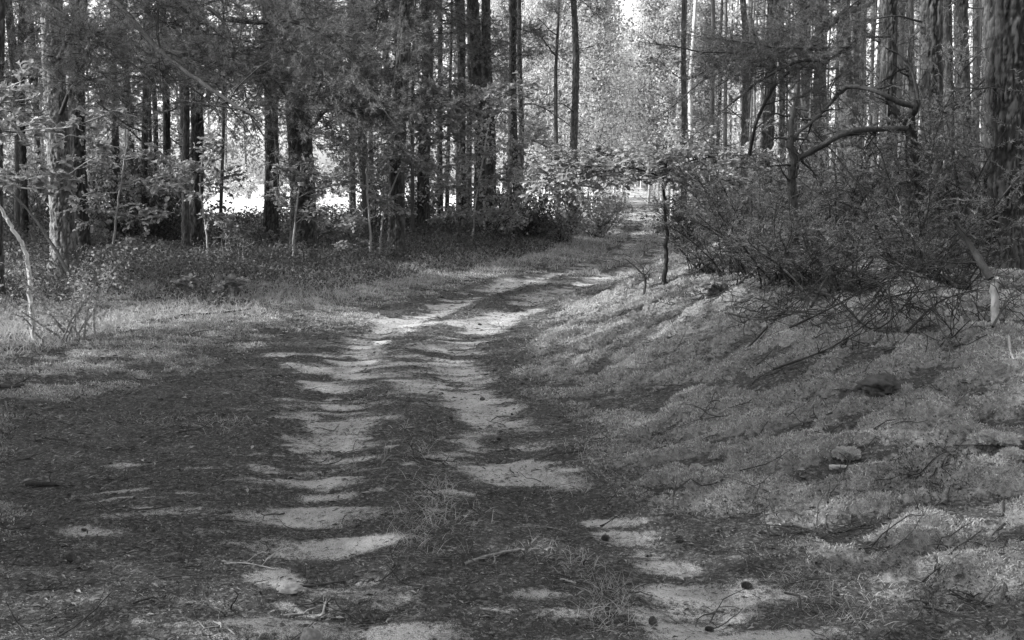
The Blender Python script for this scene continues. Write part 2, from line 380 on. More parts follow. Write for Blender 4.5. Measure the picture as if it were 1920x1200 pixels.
def build_ground():
    th = np.concatenate([np.arange(-180, -42, 3.), np.arange(-42, 42, .088), np.arange(42, 180, 3.)]); th = np.radians(th)
    r = np.concatenate([[.02, .6], np.geomspace(1.1, 420, 1180)])
    TH, RR = np.meshgrid(th, r); x = (np.sin(TH) * RR).ravel(); y = (np.cos(TH) * RR).ravel()
    h = height(x, y)
    sand, moss = ground_masks(x, y)
    e = x - xr(y); l = xl(y) - x; on = sstep(.3, -.3, e) * sstep(.3, -.3, l)
    s, rip = rut_depth(x, y)
    fade = sstep(40, 15, np.hypot(x, y))
    h = h - .045 * s * on * fade
    h = h + on * rip * .014 * np.sin((y + (fbm(x * 1.2, y * 1.2, 81) - .5) * .5) * 2 * math.pi / .36)
    h = h + on * fade * ((fbm(x * 3, y * 3, 83, 4) - .5) * .035 + (1 - sand) * (vn2(x * 30, y * 30, 85) - .5) * .014)
    hum = np.abs(fbm(x * 2.1 + .6 * y, y * 2.4, 87, 3) - .5) * 2
    cush = fbm(x * 3.2 + y * 1.2, y * 5.6 - x * .8, 71, 4)
    h = h + moss * fade * (1 - .7 * sstep(-.3, .6, l)) * (.055 * sstep(.36, .58, cush) - .027 + (.27 - hum) * .075 + (fbm(x * 5 + 2 * y, y * 6, 89, 3) - .5) * .12 + (vn2(x * 34, y * 34, 91) - .5) * .018)
    n = len(th); k = len(r)
    i = np.arange(k - 1)[:, None] * n; j = np.arange(n)[None]; j2 = (j + 1) % n
    F = np.stack([i + j, i + n + j, i + n + j2, i + j2], -1).reshape(-1, 4)
    F = F[:, ::-1]
    V = np.stack([x, y, h], 1)
    fc = V[F].mean(1); fy = fc[:, 1]; fx = fc[:, 0]
    road = (fx > xl(fy)) & (fx < xr(fy)) & (fy > -1.0)
    mead = (fx < xl(fy) - 2.5) & (fy > 36 + .12 * fx + (vn2(fx * .5, fy * .5, 95) - .5) * 4) & ~road
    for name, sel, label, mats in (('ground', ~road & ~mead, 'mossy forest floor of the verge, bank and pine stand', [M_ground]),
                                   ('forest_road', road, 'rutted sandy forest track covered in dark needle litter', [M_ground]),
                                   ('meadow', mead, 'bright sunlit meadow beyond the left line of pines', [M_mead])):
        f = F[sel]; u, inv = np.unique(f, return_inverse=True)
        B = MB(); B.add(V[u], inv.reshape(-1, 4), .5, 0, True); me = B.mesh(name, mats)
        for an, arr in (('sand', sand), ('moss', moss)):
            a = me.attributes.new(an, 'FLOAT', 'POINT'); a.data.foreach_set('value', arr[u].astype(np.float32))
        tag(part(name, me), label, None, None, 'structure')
    # height look-up for things that rest on the finished surface
    return V.reshape(k, n, 3), th, r
GV, GTH, GR = build_ground()
def surf(x, y):
    """height of the finished ground"""
    x = np.asarray(x, float); y = np.asarray(y, float)
    t = np.interp(np.arctan2(x, y), GTH, np.arange(len(GTH))); rr = np.interp(np.hypot(x, y), GR, np.arange(len(GR)))
    i = np.clip(rr.astype(int), 0, len(GR) - 2); j = np.clip(t.astype(int), 0, len(GTH) - 2); a = rr - i; b = t - j; Z = GV[:, :, 2]
    return (Z[i, j] * (1 - b) + Z[i, j + 1] * b) * (1 - a) + (Z[i + 1, j] * (1 - b) + Z[i + 1, j + 1] * b) * a

# ------------------------------------------------------------------ prototypes: pine boughs, dead branches, crowns, birch crowns, junipers
def pine_bough(L, seed, dens=1., nl=.085, nw=.0055, droop=-.03):
    rng = np.random.default_rng(seed); B = MB()
    P = wander((0, 0, 0), (1, 0, .08), L, rng, 9, .10, droop); P = spline(P, 3)
    rad = np.linspace(.011 * L, .004, len(P)); tube(B, P, rad, 6, .35)
    C = []; D = []
    def tufts(p, d, n):
        for _ in range(n):
            a = norm(d[None] * rng.uniform(.25, 1.1, (1, 1)) + rng.normal(0, .55, (1, 3)))[0]
            C.append(p); D.append(a)
    n1 = int(L * 11 * dens)
    for q in range(n1):
        t = rng.uniform(.12, 1); i = int(t * (len(P) - 1)); ax = norm(P[min(i + 1, len(P) - 1)] - P[max(i - 1, 0)])
        side = np.array([-ax[1], ax[0], 0]) * (1 if q % 2 else -1)
        d = norm(ax * rng.uniform(.3, 1) + side * rng.uniform(.5, 1.1) + np.array([0, 0, rng.normal(.05, .3)]))
        l = (L * .34) * (1.15 - t) * rng.uniform(.5, 1.2) + .12
        Q = wander(P[i], d, l, rng, 5, .2, .03); tube(B, Q, np.linspace(.006, .0025, 6), 3, .3, cap=False)
        bare = rng.random() < .12
        for sq in range(max(2, int(l * 9 * dens))):
            k = rng.integers(1, 6); b = norm(Q[k] - Q[k - 1]); d2 = norm(b + rng.normal(0, .6, 3)); l2 = rng.uniform(.08, .24)
            S = wander(Q[k], d2, l2, rng, 3, .2, .05); tube(B, S, np.linspace(.004, .002, 4), 3, .3, cap=False)
            if bare: continue
            for p in S[1:]: tufts(p, d2, 9)
            tufts(S[-1], d2, 12)
        if not bare: tufts(Q[-1], d, 14)
    C = np.array(C); D = np.array(D); n = len(C)
    needles(B, C, D, rng.uniform(.6, 1.15, n) * nl, nw, np.clip(rng.normal(.5, .25, n), 0, 1), rng)
    return B
def dead_branch(L, seed, tone=.3, forks=9):
    rng = np.random.default_rng(seed); B = MB()
    P = spline(wander((0, 0, 0), (1, 0, .1), L, rng, 7, .16, -.02), 3); tube(B, P, np.linspace(.011 * L + .003, .003, len(P)), 6, tone)
    for q in range(forks):
        i = rng.integers(5, len(P) - 1); ax = norm(P[i] - P[i - 1]); d = norm(ax * .7 + rng.normal(0, .6, 3)); l = L * rng.uniform(.12, .4)
        Q = wander(P[i], d, l, rng, 5, .22); tube(B, Q, np.linspace(.005 * L, .0022, 6), 4, tone, cap=False)
        for s in range(3):
            k = rng.integers(1, 6); S = wander(Q[k], norm(Q[k] - Q[k - 1]) + rng.normal(0, .6, 3), l * .4, rng, 3, .25); tube(B, S, np.linspace(.003, .0015, 4), 3, tone, cap=False)
    return B
def pine_crown(seed, H=7.5, Rm=2.1, clumps=150, per=60, nl=.22, nw=.03):
    """upper crown of a pine: limbs and flattened clumps of needles, origin at its foot on the trunk"""
    rng = np.random.default_rng(seed); B = MB()
    for q in range(26):
        z = H * rng.uniform(0, .95); a = rng.uniform(0, 6.28); rr = Rm * (1.05 - z / H) ** .6 * rng.uniform(.5, 1)
        tube(B, wander((0, 0, z), (math.cos(a), math.sin(a), .25), rr, rng, 4, .15), np.linspace(.04, .01, 5), 4, .4)
    z = H * rng.uniform(0, 1, clumps); a = rng.uniform(0, 6.28, clumps); rr = Rm * np.clip(1.1 - z / H, .05, 1) ** .6 * rng.uniform(.25, 1.05, clumps)
    c = np.stack([rr * np.cos(a), rr * np.sin(a), z + rr * .25], 1)
    C = np.repeat(c, per, 0) + rng.normal(0, 1, (clumps * per, 3)) * (.26, .26, .11)
    D = rng.normal(0, 1, C.shape) + (0, 0, .4)
    needles(B, C, D, nl * rng.uniform(.6, 1.2, len(C)), nw, np.clip(rng.normal(.5, .22, len(C)), 0, 1), rng)
    return B
def birch_crown(seed, H=10.5, Rm=2.2, twigs=330, per=26, ls=.12):
    """hanging sprays of small leaves round a thin stem, origin at the foot of the crown"""
    rng = np.random.default_rng(seed); B = MB(); C = []; D = []; TW = []
    for q in range(twigs):
        z = H * rng.uniform(0, 1) ** .9; a = rng.uniform(0, 6.28); e = Rm * min(1, 1.25 - z / H) * rng.uniform(.4, 1.1)
        P = wander((0, 0, z), (math.cos(a), math.sin(a), .6), e * 1.2, rng, 6, .2, -.12)
        tube(B, P, np.linspace(.012, .002, 7), 3, .3, 0, False)
        k = rng.integers(1, 7, per); C.append(P[k] + rng.normal(0, .12, (per, 3)) - (0, 0, .05)); D.append(rng.normal(0, 1, (per, 3)) - (0, 0, .6)); TW.append(np.full(per, rng.normal(.5, .3)))
    C = np.concatenate(C); D = np.concatenate(D); n = len(C)
    leaves(B, C, D, rng.normal(0, 1, (n, 3)), ls * rng.uniform(.6, 1.3, n), .75, np.clip(np.concatenate(TW) + rng.normal(0, .15, n), 0, 1), 1)
    return B
def juniper(seed, H=1.6, Rm=.8, stems=16, shoots=16, nn=30, open_=.0):
    """bushy juniper: several leaning stems with short prickly shoots"""
    rng = np.random.default_rng(seed); B = MB(); C = []; D = []
    for q in range(stems):
        a = rng.uniform(0, 6.28); lean = rng.uniform(.1, 1.)
        P = wander((rng.normal(0, .08), rng.normal(0, .08), 0), (math.cos(a) * lean, math.sin(a) * lean, 1.), H * rng.uniform(.6, 1.1), rng, 8, .14)
        P[:, :2] *= min(1., Rm / max(.01, np.abs(P[:, :2]).max())); tube(B, P, np.linspace(.010, .002, 9), 4, .35, 0, False)
        for s in range(shoots):
            t = rng.uniform(.08, 1) ** .9 * 7.99; i = min(int(t), 7); p = P[i] + (P[i + 1] - P[i]) * (t - i)
            b = rng.uniform(0, 6.28); d = norm(np.array([math.cos(b), math.sin(b), rng.uniform(.1, 1.1)])); l = rng.uniform(.1, .34) * (1.2 - .05 * t)
            Q = wander(p, d, l, rng, 4, .22, -.06); tube(B, Q, np.linspace(.004, .0015, 5), 3, .3, 0, False)
            if rng.random() < open_: continue
            k = rng.uniform(.3, 4, nn); ii = np.minimum(k.astype(int), 3); pos = Q[ii] + (Q[ii + 1] - Q[ii]) * (k - ii)[:, None]
            C.append(pos); D.append(d * .9 + rng.normal(0, .7, (nn, 3)))
    C = np.concatenate(C); D = np.concatenate(D); n = len(C)
    needles(B, C, D, rng.uniform(.018, .042, n), .0062, np.clip(rng.normal(.5, .27, n), 0, 1), rng)
    return B
BOUGH = [pine_bough(L, 100 + i, d).mesh('pine_bough', [M_wood, M_need]) for i, (L, d) in enumerate([(2.2, 1.15), (2.6, 1.1), (1.6, 1.2), (3.0, 1.0), (1.9, .8), (4.2, .95)])]
DEAD = [dead_branch(L, 200 + i).mesh('dead_branch', [M_wood]) for i, L in enumerate([.7, 1.0, 1.4, 1.1])]
CROWN = [pine_crown(300 + i) for i in range(3)]
CROWNM = [c.mesh('pine_crown', [M_barkL, M_need]) for c in CROWN]
M_birl2 = leaf_mat('dark_birch_leaves', .10, .24, .4, .3)
BIRCH = [birch_crown(400 + i).mesh('birch_crown', [M_wood, M_birl2 if i == 1 else M_birl]) for i in range(3)]
JUN = [juniper(500 + i, *a).mesh('juniper_foliage', [M_wood, M_jun]) for i, a in enumerate([(2.1, 1.0, 20, 24, 50), (1.7, 1.2, 19, 24, 48), (2.6, .8, 18, 26, 50), (1.2, 1.1, 15, 18, 40, .3)])]

# ------------------------------------------------------------------ trunks
def trunk(P, r0, seed, H, sides=34, fine=True, k1=.026, step=.045, hi=6.):
    """bark-plated trunk: P = leaning path (base first) in local metres, tapering from r0; plates and furrows are real relief"""
    z = np.concatenate([np.arange(-.35, hi, step), np.arange(hi, H, .5), [H]]) if fine else np.concatenate([[-.35, -.1, .1, .3], np.linspace(.6, H, 22)])
    P = np.asarray(P, float)
    X = np.interp(z, P[:, 2], P[:, 0]); Y = np.interp(z, P[:, 2], P[:, 1])
    slope0 = (P[1] - P[0]) / max(P[1, 2] - P[0, 2], .1); lo = z < P[0, 2]
    X[lo] = P[0, 0] + slope0[0] * (z[lo] - P[0, 2]); Y[lo] = P[0, 1] + slope0[1] * (z[lo] - P[0, 2])
    X = X + .25 * r0 * np.sin(z * .9 + seed) ; Y = Y + .25 * r0 * np.cos(z * .7 + seed)
    r = r0 * np.clip(1 - .75 * np.clip(z, 0, H) / H, .08, 1) * (1 + .42 * np.exp(-np.maximum(z, 0) / .22))
    a = np.arange(sides) / sides * 2 * math.pi; A, Z = np.meshgrid(a, z); RR = np.repeat(r[:, None], sides, 1)
    cx, sx = np.cos(A), np.sin(A); f = 20.
    if fine:
        n = vn3(cx * r0 * f + seed, sx * r0 * f, Z * 5., seed); n2 = vn3(cx * r0 * 52 + seed, sx * r0 * 52, Z * 19, seed + 1); n4 = vn3(cx * r0 * 110 + seed, sx * r0 * 110, Z * 45, seed + 2)
        n = .56 * n + .3 * n2 + .14 * n4
        n3 = vn3(cx * r0 * f * .9 - seed, sx * r0 * f * .9, Z * 12, seed + 5) * .7 + .3 * n2
        fur = np.maximum(sstep(.70, .95, 1 - np.abs(2 * n - 1)), .75 * sstep(.84, .98, 1 - np.abs(2 * n3 - 1))); tn = np.clip(.78 - .95 * fur + (n2 - .5) * .5 + (n4 - .5) * .4, 0, 1)
        RR = RR - (k1 * fur - .010 * (n2 - .5) - .006 * (n4 - .5)) * np.clip(r0 / .16, .4, .9)
    else: tn = .35 + .4 * vn3(cx * 2 + seed, sx * 2, Z * 1.5, seed)
    V = np.stack([X[:, None] + RR * cx, Y[:, None] + RR * sx, Z], -1)
    m = len(z); i = np.arange(m - 1)[:, None] * sides; j = np.arange(sides)[None]; j2 = (j + 1) % sides
    B = MB(); B.add(V.reshape(-1, 3), np.stack([i + j, i + j2, i + sides + j2, i + sides + j], -1).reshape(-1, 4), tn.ravel(), 0, True)
    return B

def tracedpine(base, Y, xtop, ytop, wpx, label, group, H=17., boughs=(), dead=0, crown=True, mat=M_bark, seed=1, fine=True, name='pine_tree', sides=34):
    """a pine whose foot and lean are read off the photograph; Y = distance in metres; boughs = (px, py, Y, kind, scale) tips"""
    if Y is None: b = G(*base); Y = b[1]
    else: b = at(base[0], base[1], Y); b[2] = float(height(b[0], b[1]))
    t = at(xtop, ytop, Y); d = (t - b) / (t[2] - b[2]); rng = np.random.default_rng(seed + 900)
    r0 = wpx / 2 / FPX * Y * 1.02
    P = np.array([(0, 0, 0), d * 2.5, d * 5 + rng.normal(0, .03, 3), d * 9 * (.9, .9, 1) + rng.normal(0, .15, 3), (d[0] * .7 * H, d[1] * .7 * H, H)])
    P[:, 2] = [0, 2.5, 5, 9, H]
    o = thing(name, b, label, 'tree', group)
    part('trunk', trunk(P, r0, seed, H, sides, fine, step=(.022 if sides > 60 else .035)).mesh('pine_trunk', [mat]), o)
    def axis(z): return np.array([np.interp(z, P[:, 2], P[:, 0]), np.interp(z, P[:, 2], P[:, 1]), z])
    if crown:
        part('crown', CROWNM[seed % 3], o, Matrix.Translation(Vector(axis(H - 8.))) @ Matrix.Rotation(rng.uniform(0, 6.28), 4, 'Z'))
    for px, py, by, kind, sc in boughs:
        tip = at(px, py, by) - b; L = (2.2, 2.6, 1.6, 3.0, 1.9)[kind]
        zz = max(.6, tip[2] + rng.uniform(-.1, .5)); s = axis(zz); v = tip - s; ln = np.linalg.norm(v); kind = 5 if ln > 3.3 else kind; L = (2.2, 2.6, 1.6, 3.0, 1.9, 4.2)[kind]
        part('branch', BOUGH[kind], o, Matrix.Translation(Vector(s)) @ frame_to(v, roll=rng.uniform(-.3, .3), scale=min(1.25, max(.6, ln / L * 1.05))))
    for q in range(dead):
        z = rng.uniform(1.6, 6.); a = rng.uniform(0, 6.28); s = axis(z)
        part('branch', DEAD[rng.integers(0, 4)], o, Matrix.Translation(Vector(s)) @ frame_to((math.cos(a), math.sin(a), rng.uniform(-.2, .5)), scale=rng.uniform(.6, 1.2)))
    return o, b, axis

# ------------------------------------------------------------------ pines of the left line (read off the photograph)
GL = 'pines lining the left side of the track'
def rnd_tips(seed, n, x0, x1, y0, y1, Ya, Yb):
    rng = np.random.default_rng(seed)
    return [(rng.uniform(x0, x1), rng.uniform(y0, y1), rng.uniform(Ya, Yb), int(rng.integers(0, 5)), None) for _ in range((n * 3 + 3) // 5)]
LEFT = [
 # base px, Y, x at top, y top, width px, label, boughs, seed
 ((113, 530), 17.0, 108, 0, 46, 'thick pine with flaking plated bark lit by the sun, near the left edge', rnd_tips(1, 5, -40, 260, 20, 190, 13.5, 16.5), 1),
 ((150, 500), 19.0, 148, 0, 34, 'dark pine standing close behind the thick sunlit pine near the left edge', rnd_tips(2, 6, 60, 330, -40, 160, 15, 19), 2),
 ((2, 590), 13.6, 2, 0, 16, 'dark slim pine trunk cut by the left edge of the view', rnd_tips(3, 5, -90, 90, 20, 260, 11.5, 14.5), 3),
 ((350, 478), 20.5, 347, 0, 15, 'slim pale pine leaning on the darker trunk of its pair, left of the meadow gap', (), 4),
 ((368, 470), 21.5, 364, 0, 27, 'dark pine of the close pair, standing behind its slim pale neighbour', rnd_tips(5, 13, 230, 470, -30, 210, 14, 20), 5),
 ((506, 440), 25.0, 505, 0, 29, 'dark straight pine with the bright meadow on both sides of its foot', rnd_tips(6, 11, 400, 600, -30, 220, 16, 23), 6),
 ((562, 470), 21.0, 560, 0, 50, 'broad dark pine wrapped in oak leaves, widest trunk beside the meadow gap', rnd_tips(7, 14, 460, 690, -30, 240, 14.5, 20), 7),
 ((690, 425), 26.5, 662, 0, 20, 'slim pine bowed to the right as it comes down, right of the broad dark pine', rnd_tips(8, 8, 600, 760, 20, 210, 19, 25), 8),
 ((742, 492), 19.8, 762, 0, 33, 'dark furrowed pine nearest the track on the left, leaning slightly right', rnd_tips(9, 12, 640, 860, -20, 230, 16, 20), 9),
 ((797, 440), 25.5, 798, 0, 26, 'dark pine just right of the furrowed pine that leans by the track', rnd_tips(10, 7, 740, 900, 0, 180, 21, 25), 10),
 ((870, 405), 28.5, 858, 0, 15, 'slender dark pine with many thin side boughs, left of the trunk with the sunlit top', rnd_tips(11, 5, 790, 930, 40, 220, 24, 28), 11),
 ((903, 395), 28.0, 888, 0, 28, 'pine whose upper trunk is struck by sun, foot dark among oak leaves', rnd_tips(12, 3, 840, 960, 20, 140, 24, 27), 12),
 ((916, 392), 27.0, 920, 0, 23, 'dark pine close to the right of the trunk with the sunlit top', rnd_tips(13, 4, 880, 1000, 60, 200, 24, 27), 13),
 ((968, 392), 29.0, 962, 0, 14, 'slender dark pine standing alone right of the crowded pine group', rnd_tips(14, 4, 920, 1030, 30, 160, 26, 29), 14),
 ((1045, 388), 33.0, 1043, 0, 10, 'thin pine between the lone slender pine and the smooth pine by the bend', rnd_tips(15, 3, 990, 1060, 0, 120, 29, 33), 15),
 ((1077, 396), 30.0, 1077, 0, 17, 'smooth straight pine lit along its length at the left of the bend', rnd_tips(16, 3, 1000, 1150, -20, 60, 28, 33), 16),
 ((272, 470), 22.5, 268, 0, 13, 'slim dark pine left of the close pair of pines', rnd_tips(17, 5, 200, 340, 40, 230, 18, 22), 17),
 ((312, 440), 26.0, 308, 0, 16, 'dark pine stem half hidden behind needles, just left of the close pair', rnd_tips(18, 5, 250, 380, 0, 200, 20, 25), 18),
 ((212, 460), 24.0, 214, 0, 11, 'thin dark pine between the sunlit plated pine and the close pair', rnd_tips(19, 4, 150, 280, 60, 240, 20, 24), 19),
 ((45, 470), 23.0, 40, 0, 15, 'dark pine behind oak leaves close to the left edge', rnd_tips(20, 5, -40, 120, 30, 230, 18, 22), 20),
 ((773, 450), 24.0, 776, 120, 8, 'thin dark stem squeezed between the two dark pines left of the sunlit one', (), 21),
 ((838, 395), 29.0, 848, 150, 8, 'thin stem slanting in the bright meadow gap left of the slender pine', (), 22),
 ((413, 460), 23.5, 425, 0, 7, 'very thin stem between the close pair and the meadow gap', (), 23)]
for bp, Y, xt, wpx, lab, bo, sd_ in [(a[0], a[1], a[2], a[4], a[5], a[6], a[7]) for a in LEFT]:
    thin = wpx < 12
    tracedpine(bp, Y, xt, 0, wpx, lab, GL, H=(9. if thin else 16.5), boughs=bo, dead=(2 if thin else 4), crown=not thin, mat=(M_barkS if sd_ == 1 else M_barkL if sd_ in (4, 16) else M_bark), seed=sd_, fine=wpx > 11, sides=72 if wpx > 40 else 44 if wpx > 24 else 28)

# the long bare limb that slants down across the upper left
def limb(name, parent, pts, r0, r1, mat, seed, twigs=0, k=9, tl=.5):
    """a traced limb with its own side twigs, as one part"""
    rng = np.random.default_rng(seed); org = np.array(parent.location) if parent is not None else np.array(pts[0])
    P = spline(np.array(pts) - org, 7); P = P + rng.normal(0, r0 * .13, P.shape) * np.linspace(.3, 1, len(P))[:, None]
    B = MB(); tube(B, P, np.linspace(r0, r1, len(P)) * (1 + rng.normal(0, .07, len(P))), k, np.clip(rng.normal(.45, .2), .1, .9))
    for q in range(twigs):
        i = rng.integers(2, len(P) - 1); d = norm(norm(P[i] - P[i - 1]) * .5 + rng.normal(0, .7, 3)); l = tl * rng.uniform(.4, 1.2)
        Q = wander(P[i], d, l, rng, 5, .25); tube(B, Q, np.linspace(min(.012, max(r1 * .6, r0 * .22)), .002, 6), 4, .35, 0, False)
        for s in range(2):
            kk = rng.integers(1, 5); tube(B, wander(Q[kk], norm(Q[kk] - Q[kk - 1]) + rng.normal(0, .6, 3), l * .45, rng, 3, .3), np.linspace(.004, .0018, 4), 3, .35, 0, False)
    return part(name, B.mesh(name, [mat]), parent)
first = [o for o in bpy.data.objects if o.name == 'pine_tree'][0]
limb('branch', first, [at(118, -120, 16.9), at(215, 0, 14.2), at(300, 95, 13.2), at(370, 150, 12.7), at(430, 190, 12.4), at(492, 226, 12.2)], .046, .016, M_wood, 77, 16, 9, .8)
for px, py, Y, k in [(250, 120, 14.6, 1), (300, 60, 14.3, 0), (330, 190, 13.8, 4), (380, 110, 13.6, 0), (420, 230, 13.2, 2), (470, 170, 13.3, 1), (560, 200, 13, 3), (450, 40, 13.4, 1), (540, 30, 13, 0), (620, 60, 13.6, 0), (520, 110, 13.2, 5), (400, 170, 13.6, 5), (350, 30, 13.4, 3), (590, 150, 13.8, 1), (300, 230, 14, 1), (240, 40, 14.5, 5), (480, 90, 12.9, 3), (190, 90, 14.5, 4)]:
    s = at(px - 90, py - 75, Y + 1.2) - np.array(first.location); e = at(px + 20, py + 10, Y) - np.array(first.location)
    part('branch', BOUGH[k], first, Matrix.Translation(Vector(s)) @ frame_to(e - s, roll=(px % 7) * .1 - .3, scale=.85))

# ------------------------------------------------------------------ pines of the right stand
GRT = 'tall pines of the stand on the right'
RIGHT = [
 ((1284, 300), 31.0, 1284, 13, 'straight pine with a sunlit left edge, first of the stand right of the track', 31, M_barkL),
 ((1299, 290), 40.0, 1294, 9, 'thin pine with sunlight painted into its white bark, just behind the first pine of the stand', 32, M_birch),  # pale birch bark gives this pine its sunlight as colour
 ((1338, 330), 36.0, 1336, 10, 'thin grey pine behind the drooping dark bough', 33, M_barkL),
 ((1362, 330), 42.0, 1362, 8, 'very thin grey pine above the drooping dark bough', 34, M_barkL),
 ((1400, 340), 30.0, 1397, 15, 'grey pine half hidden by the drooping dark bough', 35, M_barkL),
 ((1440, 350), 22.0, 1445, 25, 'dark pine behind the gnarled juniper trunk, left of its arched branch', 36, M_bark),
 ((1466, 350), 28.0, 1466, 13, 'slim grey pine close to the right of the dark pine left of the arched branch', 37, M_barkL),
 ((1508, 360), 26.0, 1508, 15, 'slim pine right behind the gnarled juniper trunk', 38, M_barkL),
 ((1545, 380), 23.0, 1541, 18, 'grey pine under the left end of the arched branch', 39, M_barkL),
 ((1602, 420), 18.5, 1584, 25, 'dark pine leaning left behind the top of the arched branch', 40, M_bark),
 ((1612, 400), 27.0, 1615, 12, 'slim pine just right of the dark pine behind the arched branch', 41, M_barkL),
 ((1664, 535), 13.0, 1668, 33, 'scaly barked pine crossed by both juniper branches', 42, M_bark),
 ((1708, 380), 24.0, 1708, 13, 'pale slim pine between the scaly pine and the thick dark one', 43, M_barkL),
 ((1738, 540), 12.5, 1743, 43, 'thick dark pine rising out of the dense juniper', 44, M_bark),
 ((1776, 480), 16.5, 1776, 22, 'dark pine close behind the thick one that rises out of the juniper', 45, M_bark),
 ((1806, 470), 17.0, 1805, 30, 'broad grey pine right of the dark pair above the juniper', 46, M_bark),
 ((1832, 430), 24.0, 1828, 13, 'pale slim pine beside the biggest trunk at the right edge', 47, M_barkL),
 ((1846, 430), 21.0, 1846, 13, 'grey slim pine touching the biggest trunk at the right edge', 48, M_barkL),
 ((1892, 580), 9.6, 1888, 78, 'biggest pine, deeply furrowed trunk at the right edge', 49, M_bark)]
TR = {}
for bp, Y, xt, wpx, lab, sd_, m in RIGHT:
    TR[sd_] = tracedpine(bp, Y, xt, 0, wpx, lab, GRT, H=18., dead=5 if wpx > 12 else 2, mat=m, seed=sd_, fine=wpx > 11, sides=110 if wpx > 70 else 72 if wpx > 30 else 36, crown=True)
# drooping dark bough over the right side, hung from a tall pine of the stand
o, b, ax = TR[42]; lo = np.array(o.location)
limb('branch', o, [at(1700, -150, 12.5), at(1640, -5, 11.6), at(1585, 22, 11.2), at(1545, 60, 10.9), at(1500, 92, 10.7)], .045, .018, M_wood, 78, 14, 8, .5)
for px, py, Y, k, dx in [(1330, 135, 10.6, 0, 130), (1400, 115, 10.4, 1, 150), (1360, 100, 10.8, 4, 130), (1450, 130, 10.3, 2, 110), (1310, 110, 10.9, 2, 100), (1480, 70, 10.6, 0, 100), (1540, 110, 10.5, 4, 60), (1420, 60, 11, 2, 140), (1560, 150, 10.4, 4, 30), (1590, 130, 10.6, 2, 20), (1380, 150, 10.2, 0, 120), (1440, 20, 11.2, 1, 130), (1520, 20, 11., 0, 90), (1345, 120, 10.2, 1, 110), (1375, 130, 10.9, 0, 110), (1430, 95, 10.1, 4, 110), (1500, 110, 10.0, 1, 90), (1470, 150, 10.8, 0, 100), (1550, 60, 10.8, 1, 90), (1600, 90, 10.9, 0, 70), (1400, 135, 10.0, 3, 140), (1330, 105, 11.2, 3, 130), (1530, 165, 11, 2, 50)]:
    s = at(px + dx, py - 22, Y + .3) - lo; e = at(px, py, Y) - lo
    part('branch', BOUGH[k], o, Matrix.Translation(Vector(s)) @ frame_to(e - s, roll=(px % 5) * .12 - .2, scale=.56))

# slender pines deeper in the stand and behind the left line: copies of a few stems
THIN = [trunk([(0, 0, 0), (.04 * s, .02, 3), (.02, .05 * s, 8), (.1 * s, 0, 18)], .1, 60 + s, 18, 10, False).mesh('pine_trunk', [M_barkL if s % 2 else M_bark]) for s in range(4)]
def slim(x, y, k, sc, rng, label, group, low=0, deadn=2):
    o = thing('pine_tree', onground(x, y), label, 'tree', group)
    part('trunk', THIN[k], o, Matrix.Diagonal((sc, sc, 1, 1)))
    part('crown', CROWNM[k % 3], o, Matrix.Translation((0, 0, 10.8)) @ Matrix.Rotation(rng.uniform(0, 6.28), 4, 'Z') @ Matrix.Diagonal((.6, .6, .9, 1)))
    for q in range(deadn):
        a = rng.uniform(0, 6.28); part('branch', DEAD[rng.integers(0, 4)], o, Matrix.Translation((0, 0, rng.uniform(2, 8))) @ frame_to((math.cos(a), math.sin(a), rng.uniform(-.1, .4)), scale=rng.uniform(.7, 1.4)))
    for q in range(low):
        a = rng.uniform(0, 6.28); part('branch', BOUGH[rng.integers(0, 5)], o, Matrix.Translation((0, 0, rng.uniform(2.2, 9))) @ frame_to((math.cos(a), math.sin(a), rng.uniform(-.1, .3)), scale=rng.uniform(.7, 1.1)))
    return o
rng = np.random.default_rng(7); PL = []
def scatter(n, xr_, yr_, ok, dmin, rng):
    out = []; tries = 0
    while len(out) < n and tries < 6000:
        tries += 1; x = rng.uniform(*xr_); y = rng.uniform(*yr_)
        if ok(x, y) and all((x - a) ** 2 + (y - b) ** 2 > dmin ** 2 for a, b in PL): PL.append((x, y)); out.append((x, y))
    return out
for x, y in scatter(105, (5, 46), (21, 80), lambda x, y: x > xr(y) + 1.8 + .02 * y and x < .56 * y + 3, 1.55, rng):
    slim(x, y, int(rng.integers(0, 4)), rng.uniform(.75, 1.5), rng, 'slender bare pine in the deep stand right of the track', 'slender pines deep in the right stand', (3 if rng.random() < .35 else 0), 1 if y > 45 else 3)
for x, y in scatter(24, (-20, 1.5), (24, 36), lambda x, y: x < xl(y) - 2.6 and x > -.52 * y - 2 and not (-8.6 < x / y * 31 < -5.0 and y > 26), 1.5, rng):
    slim(x, y, int(rng.choice([0, 2])), rng.uniform(.6, 1.3), rng, 'slender dark pine behind the front line of pines left of the track', 'slender pines behind the left line', 9, 1)

